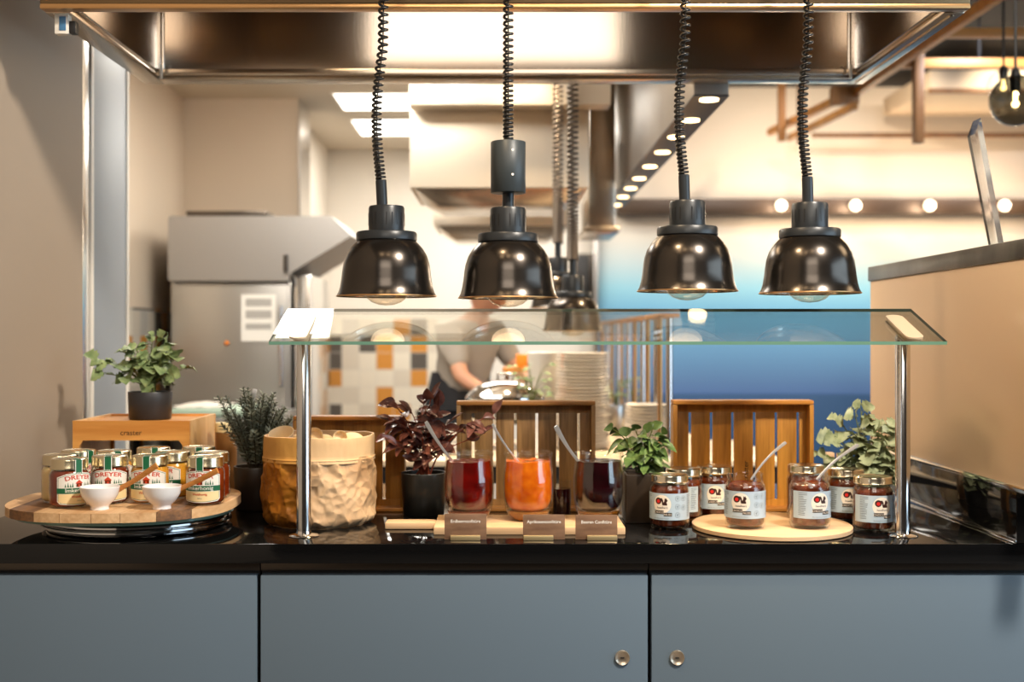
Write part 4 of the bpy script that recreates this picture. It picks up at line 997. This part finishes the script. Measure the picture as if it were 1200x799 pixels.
# ------------------------------------------------------------------ nut spread jars
tb = thing('round_board', 'round pale wooden board under two open nut spread jars', 'serving board', (.634, 2.80, CT))
b = MB(); b.lathe([(0, .0005), (.180, .0005), (.184, .003), (.184, .0115), (.181, .014), (0, .014)], 96); b.build('board_disc', M['board'], tb, sharp=40)
RN = .0462
def nut_jar(label, x, y, z, rz, lid=True):
    t = thing('nut_spread_jar', label, 'spread jar', (x, y, z), rz, 'chocolate nut spread jars')
    b = MB()
    body = [(0, .003), (.034, .002), (.036, .0005), (.040, .001), (.0445, .005), (RN, .012), (RN, .094), (.0450, .099), (.0415, .1035), (.0405, .107)]
    neck = [(.0405, .107), (.0412, .109), (.0405, .111), (.0412, .118), (.0405, .1245), (.0395, .1255), (.0385, .1245), (.0385, .105), (.0430, .097), (.0440, .092), (.0440, .014), (.040, .008), (0, .007)]
    b.lathe(body[:-1]+neck, 56); b.build('glass', M['jarglass'], t, sharp=60)
    top = .106 if lid else .101
    b = MB(); b.lathe([(0, .0085), (.0395, .009), (.0433, .015), (.0433, .0915), (.0420, .097), (.0378, .102), (.0378, top), (.02, top-.002), (0, top-.001)], 56)
    for v in b.bm.verts:
        if v.co.z > top-.003 and not lid: v.co.z += .004*noise.noise(Vector((v.co.x*50, v.co.y*50, x*9)))
    b.build('nut_spread', M['choco'], t, sharp=60)
    if lid:
        b = MB(); b.lathe([(.0415, .1120), (.0438, .1112), (.0443, .1125), (.0435, .114), (.0435, .1235), (.0425, .1268), (.0400, .1282), (.037, .1275), (.034, .1268), (0, .1268)], 64); b.build('lid', M['lidsilver'], t, sharp=35)
    b = MB(); o = .0005
    W = lambda k: wrap(RN, .0005+k*.0002)
    LB = (-.066, .085); z0_, z1_ = .026, .0875
    flat_poly(b, [(LB[0], z0_), (LB[1], z0_), (LB[1], z1_), (LB[0], z1_)], W(0), 0, .004)
    flat_poly(b, circ(0, .0625, .0215, 32)[:], W(1), 1, .004)
    # squirrel mark: curled tail with heart, body with ears
    flat_poly(b, circ(-.0085, .070, .0078, 24), W(2), 2, .003)
    flat_poly(b, circ(-.0085, .0692, .0042, 18), W(3), 3, .003)
    flat_poly(b, [(-.0045, .0765), (.0005, .0765), (.0035, .071), (.0035, .064), (.0008, .0625), (.0, .069), (-.0035, .0735)], W(2), 2, .003)
    flat_poly(b, [(.001, .0605), (.0125, .0605), (.0125, .064), (.0105, .067), (.0125, .069), (.0138, .072), (.0115, .0745), (.0108, .0775), (.0092, .0752), (.0072, .0775), (.0066, .0735), (.0058, .069), (.0028, .066)], W(3), 2, .003)
    add_text(b, 'haselherz', .0068, W(2), .00005, 4, (.001, .0525), 1.0)
    flat_poly(b, [(-.0185, .0400), (.0045, .0400), (.0045, .0482), (-.0185, .0482)], W(2), 4, .004)
    flat_poly(b, [(.0045, .0352), (.0235, .0352), (.0235, .0434), (.0045, .0434)], W(2), 4, .004)
    add_text(b, 'CHOCO', .0066, W(4), 0.00003, 1, (-.007, .0417), 1.0)
    add_text(b, 'NUSS', .0066, W(4), 0.00003, 1, (.014, .0369), 1.1)
    add_text(b, 'Bio Haselnuss Creme', .0034, W(2), 0, 5, (-.001, .0290), 1.2)
    for cx_, cz_ in ((.037, .076), (.052, .076), (.037, .057), (.052, .055), (.037, .038)):
        k0 = circ(cx_, cz_, .0062, 20); k1 = circ(cx_, cz_, .0055, 20)
        for i in range(20):
            j = (i+1) % 20
            f = b.bm.faces.new([b.bm.verts.new(W(1)(*p_)) for p_ in (k0[i], k0[j], k1[j], k1[i])]); f.material_index = 5
        flat_poly(b, [(cx_-.003, cz_-.0006), (cx_+.003, cz_+.0018), (cx_+.0026, cz_+.0030), (cx_-.0033, cz_+.0006)], W(1), 5, .003)
        flat_poly(b, [(cx_-.0006, cz_-.0035), (cx_+.0006, cz_-.0035), (cx_+.0008, cz_+.002), (cx_-.0008, cz_+.002)], W(1), 5, .003)
    rnd = random.Random(2)
    for k in range(14):
        zz = .083-.0038*k; ln = rnd.uniform(.012, .021)
        flat_poly(b, [(-.051, zz), (-.051+ln, zz), (-.051+ln, zz+.0011), (-.051, zz+.0011)], W(1), 5, .004)
        flat_poly(b, [(.064, zz), (.064+ln*.8, zz), (.064+ln*.8, zz+.0011), (.064, zz+.0011)], W(1), 5, .004)
    b.build('label', [M['lblue'], M['lcircle'], M['lbrown'], M['lheart'], M['lblack'], M['lgrey']], t, recalc=False)
    return t
nut_jar('closed nut spread jar in front of the dark green plant, touching the square pot', X(784.5, 2.808), 2.808, CT, R(-30))
nut_jar('closed nut spread jar peeking out between the first jar and the open one', X(801, 2.935), 2.935, CT, R(-66))
nut_jar('closed nut spread jar furthest back, in front of the honey oak tray', X(837, 2.985), 2.985, CT, R(-6))
HR = CT+.0142
nut_jar('open nut spread jar on the round board, nearest the honey oak tray middle', X(873, 2.737), 2.737, HR, R(-24), False)
nut_jar('open nut spread jar on the round board nearest the grey green plant', X(949, 2.737), 2.737, HR, R(16), False)
nut_jar('closed nut spread jar on the round board directly behind an open one', X(944.5, 2.88), 2.88, HR, R(20))
nut_jar('closed nut spread jar standing behind the pair by the steel post', X(991.5, 2.925), 2.925, CT, R(-4))
nut_jar('closed nut spread jar right beside the steel post and its flange', X(1023, 2.772), 2.772, CT, R(8))
clear = mat('clear_plastic_spoon', (.85, .82, .8, 1), .12, .6)
spoon_px('clear spoon leaning in the open nut spread jar near the tray', (880, 562), (921, 518), 2.737, 2.74, w=.0032, m=clear)
spoon_px('spoon leaning in the open nut spread jar toward the grey green plant', (957, 562), (1006, 521), 2.737, 2.75, w=.0036, m=clear)
for px, py, D1, lb in ((972, 530, 3.3, 'pale wooden block behind the open jar beside the blue wall'), (986, 531, 3.28, 'pale wooden block behind the grey green plant'), (998, 545, 3.02, None)):
    if lb is None: continue
    b = MB(); b.box(-.012, .012, -.012, .012, 0, Z(py, D1)-CT, .004); o_ = b.build('wooden_block', M['board']); o_.location = (X(px, D1), D1, CT+.0003); tag(o_, lb, 'wooden block', 'pale wooden blocks')
# ================================================================== BUFFET BEHIND
BZ = CAM - .45
t = thing('buffet_counter', 'pale topped buffet counter with a black front behind the display counter', 'counter', (.25, 4.3, 0))
b = MB(); b.box(-.75, .78, 0, .85, BZ-.022, BZ, .003); b.build('counter_top', M['buffet'], t)
b = MB(); b.box(-.75, .78, .01, .84, 0, BZ-.0225, 0); b.build('counter_body', M['black'], t)
b = MB(); b.box(.12, .62, .851, 2.7, BZ-.03, BZ-.001, .003); b.build('counter_wing', M['buffet'], t)
b = MB(); b.box(.14, .60, .852, 2.68, 0, BZ-.031, 0); b.build('counter_body', M['black'], t)
# brass and steel rail of the buffet guard
t = thing('buffet_guard', 'row of slim steel posts carrying a wooden rail over the buffet', 'railing', (.62, 4.38, BZ))
for D1 in (4.40, 4.76, 5.22, 5.8, 6.3, 6.9):
    b = MB(); b.tube([(0, D1-4.38, .001), (0, D1-4.38, .515)], .013, 20); b.lathe([(.013, .001), (.026, .001), (.025, .005), (.013, .007)], 24, (0, D1-4.38, 0)); b.build('post', M['polesteel'] , t)
    b = MB(); b.tube([(-.034, D1-4.38, .001), (-.034, D1-4.38, .515)], .0095, 16); b.build('post', M['copper'], t)
b = MB(); b.box(-.05, .03, -.04, 2.62, .5155, .53, .003); b.build('rail', M['timber'], t)
def stack(n, r, x, y, z0, hgt, label, group, sq=False):
    for k in range(n):
        t_ = MB(); rr_ = r*(1+.012*sin(k*2.3)); hh = hgt
        t_.lathe([(0, 0), (rr_*.6, 0), (rr_*.95, hh*.7), (rr_, hh*.95), (rr_*.98, hh*1.0), (rr_*.9, hh*.8), (rr_*.55, hh*.3), (0, hh*.3)], 40)
        o_ = t_.build('plate', M['plate']); o_.location = (x+.0018*sin(k*1.7), y+.0015*cos(k*2.1), z0+k*hgt*1.0); tag(o_, label, 'plate', group)
stack(28, .110, X(683, 4.75), 4.75, BZ+.0005, .0136, 'white plate in the tall stack on the buffet counter beside the slim posts', 'tall stack of white plates')
stack(14, .088, X(757, 4.65), 4.62, BZ+.0005, .0132, 'white plate in the low stack on the buffet counter in front of the slim posts', 'low stack of white plates')
t = thing('white_container', 'tall white container standing behind the tall stack of plates', 'container', (X(638, 5.0), 5.0, BZ+.0005))
b = MB(); b.lathe([(0, 0), (.060, 0), (.062, .004), (.072, .372), (.074, .378), (.070, .38), (0, .376)], 36); b.build('container_body', M['plate'], t)
t = thing('orange_box', 'orange box on the shelf above the tall stack of plates', 'box', (X(650, 5.05), 5.06, 0))
t.location.z = Z(430, 5.05)-.005
b = MB(); b.box(-.19, .2, 0, .0, 0, 0, 0) if False else b.box(-.16, .12, .12, .3, .0, .055, .003); b.build('box_body', M['orange'], t)
b = MB(); b.box(-.22, .18, .11, .32, -.02, -.001, .002); b.build('shelf', M['timber'], t)
for s_ in (-.2, .16):
    b = MB(); b.box(s_-.01, s_+.01, .2, .22, BZ-t.location.z, -.0205, .001); b.build('shelf_leg', M['timberdk'], t)
# chafing dish
t = thing('chafing_dish', 'polished steel chafing dish with lid on the buffet counter', 'chafing dish', (X(592, 4.8), 4.8, BZ+.0005))
b = MB(); b.lathe([(0, .10), (.12, .10), (.145, .12), (.152, .19), (.160, .195), (.160, .203), (.15, .205), (0, .205)], 56); b.build('pan', M['chrome'], t)
b = MB(); b.lathe([(.156, .207), (.150, .215), (.12, .245), (.07, .265), (0, .272)], 56); b.build('lid', M['chrome'], t)
b = MB(); b.tube([(-.03, 0, .268), (-.03, 0, .295), (.03, 0, .295), (.03, 0, .268)], .006, 10); b.build('lid_handle', M['chrome'], t)
for a in (.6, 2.5, 3.8, 5.6):
    b = MB(); b.tube([(.14*cos(a), .14*sin(a), .0), (.125*cos(a), .125*sin(a), .12)], .008, 10); b.build('leg', M['chrome'], t)
for k in range(5):
    b = MB(); r_ = .052-.002*k; b.lathe([(0, 0), (r_*.55, 0), (r_*.9, .012), (r_, .022), (r_*.96, .022), (r_*.8, .012), (0, .006)], 32); o_ = b.build('bowl', M['porc']); o_.location = (X(538, 4.6)-.005, 4.52, BZ+.0005+k*.0225); tag(o_, 'white bowl in the small stack beside the chafing dish', 'bowl', 'small stack of white bowls')
# small potted plants at the back
def small_plant(label, x, y, r, h, potm, seed, n=26, sp=.07, hh=.1):
    t = thing('potted_plant', label, 'potted plant', (x, y, BZ+.0005)); pot(t, r*.85, r, h, potm)
    rnd = random.Random(seed); b = MB(); s = MB()
    for i in range(n):
        a = rnd.uniform(0, 2*pi); q = Vector((cos(a)*sp*rnd.uniform(.1, 1), sin(a)*sp*rnd.uniform(.1, 1), h+hh*rnd.uniform(.2, 1)))
        s.tube(bez(Vector((0, 0, h-.01)), Vector((q.x*.4, q.y*.4, q.z)), q, 5), .001, 5)
        leaf(b, q, Vector((cos(a), sin(a), .3)), Vector((0, -.3, 1)), .035, .014, 'oval', .3, .4)
    b.build('foliage', M['leafpale'], t, recalc=False, sharp=70); s.build('stems', M['stemgreen'], t)
small_plant('small leafy plant in a white pot on the buffet between plates and chafing dish', X(622, 4.62), 4.50, .04, .18, M['porc'], 3, 34, .085, .16)
small_plant('small leafy plant in a steel pot behind the first slim buffet posts', X(722, 5.5), 5.5, .05, .13, M['steel'], 4, 24, .07, .12)
small_plant('small leafy plant in a white cup pot deeper along the buffet', X(741, 6.0), 6.0, .045, .08, M['porc'], 5, 24, .07, .16)

# ================================================================== COOK
PY = 6.1
def skin(name, verts, edges, radii, m, parent, sub=2, root=0):
    me = bpy.data.meshes.new(name); me.from_pydata([tuple(v) for v in verts], edges, [])
    me.materials.append(m); o = bpy.data.objects.new(name, me); C.objects.link(o); o.parent = parent
    o.modifiers.new('skin', 'SKIN'); 
    for i, r_ in enumerate(radii):
        sv = me.skin_vertices[0].data[i]; sv.radius = (r_, r_) if not isinstance(r_, tuple) else r_; sv.use_root = (i == root)
    s_ = o.modifiers.new('sub', 'SUBSURF'); s_.levels = sub; s_.render_levels = sub
    for mod in o.modifiers:
        if mod.type == 'SKIN': mod.use_smooth_shade = True
    dg = bpy.context.evaluated_depsgraph_get(); ev = o.evaluated_get(dg); nm = bpy.data.meshes.new_from_object(ev); o.modifiers.clear(); o.data = nm
    nm.polygons.foreach_set('use_smooth', [True]*len(nm.polygons))
    return o
px_ = X(533, PY)
cook = thing('person', 'person in a grey shirt, black apron and white cap bending over the kitchen worktop', 'person', (px_, PY, 0))
# skeleton (local: x toward the stoves, y away)
V = [(0, 0, .93), (.02, -.02, 1.05), (.05, -.05, 1.22), (.09, -.09, 1.38), (.12, -.12, 1.455), (.14, -.14, 1.49),  # 0-5 spine, neck
     (.0, -.21, 1.36), (.04, -.31, 1.15), (.20, -.36, 1.06), (.26, -.37, 1.05),   # 6-9 near arm: shoulder elbow wrist palm
     (.20, .04, 1.37), (.33, -.04, 1.17), (.42, -.20, 1.09), (.45, -.25, 1.08),   # 10-13 far arm
     (-.02, -.10, .88), (-.01, -.11, .48), (-.04, -.10, .09), (.06, -.12, .03),    # 14-17 leg
     (-.02, .10, .88), (-.01, .11, .48), (-.04, .10, .09), (.06, .12, .03)]
E = [(0, 1), (1, 2), (2, 3), (3, 4), (4, 5), (3, 6), (6, 7), (7, 8), (8, 9), (3, 10), (10, 11), (11, 12), (12, 13), (0, 14), (14, 15), (15, 16), (16, 17), (0, 18), (18, 19), (19, 20), (20, 21)]
Rr = [.125, .115, .13, .13, .055, .05, .06, .042, .028, .026, .06, .042, .028, .026, .085, .06, .042, .035, .085, .06, .042, .035]
for (w_, pd) in ((9, Vector((.9, -.25, -.2))), (13, Vector((.5, -.8, -.2)))):
    pd.normalize(); sd = pd.cross(Vector((0, 0, 1))).normalized(); base = Vector(V[w_])
    for k, (o_, ln) in enumerate(((-.026, .062), (-.009, .075), (.009, .078), (.026, .068))):
        i = len(V); a = base + sd*o_ + pd*.025; m1 = a+pd*ln*.5; m2 = m1 + (pd+Vector((0, 0, -.7))).normalized()*ln*.5
        V += [tuple(a), tuple(m1), tuple(m2)]; Rr += [.011, .009, .0075]; E += [(w_, i), (i, i+1), (i+1, i+2)]
    i = len(V); a = base - sd*.03 - pd*.01; V += [tuple(a), tuple(a - sd*.025 + pd*.03)]; Rr += [.011, .009]; E += [(w_, i), (i, i+1)]
body = skin('body', V, E, Rr, M['skin'], cook)
# head joined into the body mesh
hb_ = MB(); hc = Vector((.175, -.165, 1.575)); Hm = Matrix.Translation(hc) @ Matrix.Rotation(R(-28), 4, 'Z') @ Matrix.Rotation(R(30), 4, 'Y')
g = hb_.grid(lambda u, v: (0, 0, 0), 32, 24)
hb_.bm.clear()
n1, n2 = 32, 24
def hp(u, v):
    th = 2*pi*u; ph = pi*v; x = sin(ph)*cos(th); y = sin(ph)*sin(th); z = -cos(ph)
    rx = .098; ry = .076; rz_ = .118
    if z < -.2: ry *= 1-.28*(-z-.2); 
    q = Vector((x*rx, y*ry, z*rz_))
    if x > .6:
        q.x += .022*math.exp(-((y/.16)**2+((z+.08)/.16)**2)) - .008*math.exp(-(((abs(y)-.33)/.13)**2+((z-.1)/.1)**2)) + .006*math.exp(-((y/.3)**2+((z+.45)/.07)**2)) + .008*math.exp(-((y/.3)**2+((z+.8)/.15)**2))
    return tuple(Hm @ q)
g = hb_.grid(hp, n1, n2, closed=True)
bmesh.ops.remove_doubles(hb_.bm, verts=hb_.bm.verts, dist=.0005)
for s_ in (-1, 1):
    vs = hb_.ball((0, 0, 0), .028, seg=14, rings=8, sz=(.6, .3, 1))
    for v in vs: v.co = Hm @ (v.co + Vector((-.005, s_*.078, 0)))
hb_.bm.from_mesh(body.data); hb_.bm.to_mesh(body.data); hb_.bm.free()
body.data.polygons.foreach_set('use_smooth', [True]*len(body.data.polygons))
for s_ in (-1, 1):
    b = MB(); vs = b.ball((0, 0, 0), .009, seg=12, rings=8)
    for v in vs: v.co = Hm @ (v.co + Vector((.088, s_*.03, .012)))
    b.build('eye', M['lblack'], cook)
b = MB(); vs = b.lathe([(.103, .02), (.106, .03), (.104, .055), (.095, .10), (.06, .125), (0, .130)], 32)
for v in vs: v.co = Hm @ Vector((v.co.x*.99-.004, v.co.y*.82, v.co.z))
b.build('cap', M['cap'], cook)
b = MB(); vs = b.lathe([(.101, -.035), (.104, 0), (.104, .025)], 32, a0=pi*.55, a1=pi*1.45)
for v in vs: v.co = Hm @ Vector((v.co.x*.99-.004, v.co.y*.82, v.co.z))
b.build('hair', M['hair'], cook)
sV = [V[0], V[1], V[2], V[3], (.105, -.105, 1.43), V[6], tuple((Vector(V[6])+Vector(V[7]))/2), tuple(Vector(V[6]).lerp(Vector(V[7]), .85)), V[10], tuple((Vector(V[10])+Vector(V[11]))/2), tuple(Vector(V[10]).lerp(Vector(V[11]), .85))]
skin('shirt', sV, [(0, 1), (1, 2), (2, 3), (3, 4), (3, 5), (5, 6), (6, 7), (3, 8), (8, 9), (9, 10)], [.14, .135, .15, .148, .062, .078, .062, .056, .078, .062, .056], M['shirt'], cook)
tV = [(0, 0, .98), V[14], V[15], (-.04, -.10, .10), V[18], V[19], (-.04, .10, .10)]
skin('trousers', tV, [(0, 1), (1, 2), (2, 3), (0, 4), (4, 5), (5, 6)], [.15, .105, .078, .062, .105, .078, .062], M['apron'], cook)
b = MB(); b.lathe([(.150, 1.17), (.152, 1.165), (.165, .95), (.178, .55), (.175, .55), (.162, .95), (.148, 1.16)], 40, a0=-pi*.98, a1=pi*.55)
for v in b.bm.verts: v.co.y *= 1.02; v.co.x += .03*max(0, (v.co.z-.95)/.2)
b.build('apron', M['apron'], cook)
for s_ in (-.1, .1):
    b = MB(); b.ball((.03, s_*1.15, .042), .05, sz=(2.4, .95, .8)); b.build('shoe', M['black'], cook)

# ================================================================== LIGHT
def area(name, loc, target, size, power, c=(1, 1, 1), sy=None, spread=None):
    l = bpy.data.lights.new(name, 'AREA'); l.energy = power; l.color = c; l.shape = 'RECTANGLE'; l.size = size; l.size_y = sy or size
    if spread: l.spread = R(spread)
    o_ = bpy.data.objects.new(name, l); C.objects.link(o_); o_.location = loc
    o_.rotation_euler = (Vector(target)-Vector(loc)).to_track_quat('-Z', 'Y').to_euler(); return o_
def point(name, loc, power, c, r=.05):
    l = bpy.data.lights.new(name, 'POINT'); l.energy = power; l.color = c; l.shadow_soft_size = r
    o_ = bpy.data.objects.new(name, l); C.objects.link(o_); o_.location = loc; return o_
warm = (1, .74, .46); soft = (1, .9, .78); cool = (.62, .82, 1)
WORLD = .25; EXPO = 0.14
kit = (1, .94, .85)
area('assumed_window_light_a', (4.2, 1.1, 1.8), (0, 2.2, 1.2), 3.4, 98, cool, 2.2)  # unseen cool light for an assumed window; no window is built
area('assumed_window_light_b', (-4.2, -2.2, 2.0), (0, 3, 1.3), 1.6, 45, (.85, .93, 1), 2.4)  # second, weaker light for an assumed window, likewise not built
area('lobby_fill', (0, -2.0, 3.6), (0, 3.4, 2.1), 2.3, 46, soft, 1.0)  # unseen fill light added behind the camera to brighten hood and counter
area('assumed_key_lamp', (1.4, 1.0, 3.46), (-.2, 2.9, 1.0), .3, 130, soft)  # assumed unseen lamp, placed to throw the hood shadow on the taupe wall
for x_ in (-.5, .02, .55): point('assumed_spotlight', (x_, 1.3, 3.0), 6, warm, .10)  # assumed unseen spots, set for warm highlights on the lamp shades
area('assumed_hood_lamp', (-.03, 2.899, 2.345), (-.03, 3.6, 2.345), 1.02, 3.2, soft, .34)  # assumed unseen lamp inside the hood, brightening its back panel
area('kitchen_light', (-.2, 6.86, 2.66), (-.2, 6.86, 0), 1.2, 24, kit, .45)
area('kitchen_light', (-.2, 7.7, 2.66), (-.2, 7.7, 0), 1.2, 20, kit, .5)
area('kitchen_light', (-1.0, 4.9, 2.66), (-1.0, 4.9, 0), .6, 24, kit, 1.0)  # unseen kitchen fill added here, away from the ceiling panels
area('kitchen_light', (-.55, 4.3, 2.64), (-.3, 5.0, 1.9), .6, 30, kit, .3)  # fill added to grade the canopy front from one side; no ceiling panel here
def down(name, loc, power, c, ang, r=.03, to=None):
    l = bpy.data.lights.new(name, 'SPOT'); l.energy = power; l.color = c; l.spot_size = R(ang); l.spot_blend = .6; l.shadow_soft_size = r
    o_ = bpy.data.objects.new(name, l); C.objects.link(o_); o_.location = loc
    if to: o_.rotation_euler = (Vector(to)-Vector(loc)).to_track_quat('-Z', 'Y').to_euler()
    return o_
for D1 in (4.12, 4.84, 5.65, 6.40): down('buffet_spot', (.655, D1, Z(103, 3.62)-.03), 34, warm, 120)
down('buffet_spot', (.1, 4.7, 2.6), 60, warm, 90)  # extra warm spot added to brighten the buffet top, off the beam
for px in (917, 1004.5, 1092, 1180):
    point('trough_bulb', (X(px, 8.2), 8.12, Z(243, 8.2)), 8, (1, .78, .55), .05)
for x_ in (1.2, 2.2, 3.2, 4.2): down('dining_wall_fill', (x_, 6.9, 3.05), 42, (1, .86, .68), 100, .03, (x_+.2, 8.5, 2.0))  # unseen warm spots added to brighten the upper dining wall
for x_ in (1.3, 2.6, 3.9): down('dining_wall_fill', (x_, 6.0, 3.05), 60, (.95, .95, 1), 90, .03, (x_, 8.5, .9))  # unseen cool fill spots added for the lower blue wall
for px in (453, 595.5, 805.5, 949): down('heat_lamp_bulb', (X(px, 2.7), 2.7, 1.415), 6, (1, .7, .4), 110, .04)
area('dining_warm', (3.0, 3.2, 2.9), (1.2, 3.0, 1.2), .8, 14, warm, .8)  # unseen warm light added on the dining side, no lamp there
down('panel_fill_spot', (-.3, 1.9, 2.9), 60, warm, 60, .08, (1.12, 3.0, 1.2))  # warm fill spot added to brighten the side screen, no lamp there
area('counter_warm', (-.2, 3.55, 2.3), (.1, 3.0, 1.0), .8, 5, warm, .1)  # unseen warm light added inside the hood, aimed at the counter

w_ = bpy.data.worlds.new('world'); sc.world = w_; w_.use_nodes = True
w_.node_tree.nodes['Background'].inputs[0].default_value = (1, .93, .86, 1); w_.node_tree.nodes['Background'].inputs[1].default_value = WORLD
# ================================================================== CAMERA
cd = bpy.data.cameras.new('camera'); cam = bpy.data.objects.new('camera', cd); C.objects.link(cam)
cam.location = (0, 0, CAM); cam.rotation_euler = (pi/2, 0, 0); cd.sensor_width = 36; cd.lens = F/1200*36
cd.shift_x = (600-CX)/1200; cd.shift_y = -(399.5-CY)/1200
cd.dof.use_dof = True; cd.dof.focus_distance = 2.72; cd.dof.aperture_fstop = 2.2
sc.camera = cam
sc.view_settings.view_transform = 'Standard'; sc.view_settings.look = 'None'; sc.view_settings.gamma = 1; sc.view_settings.exposure = EXPO
sc.view_settings.use_curve_mapping = False
sc.cycles.max_bounces = 10; sc.cycles.transparent_max_bounces = 24; sc.cycles.transmission_bounces = 8; sc.cycles.glossy_bounces = 6; sc.cycles.diffuse_bounces = 4
sc.cycles.sample_clamp_indirect = 6; sc.cycles.use_denoising = True
sc.cycles.caustics_reflective = False; sc.cycles.caustics_refractive = False
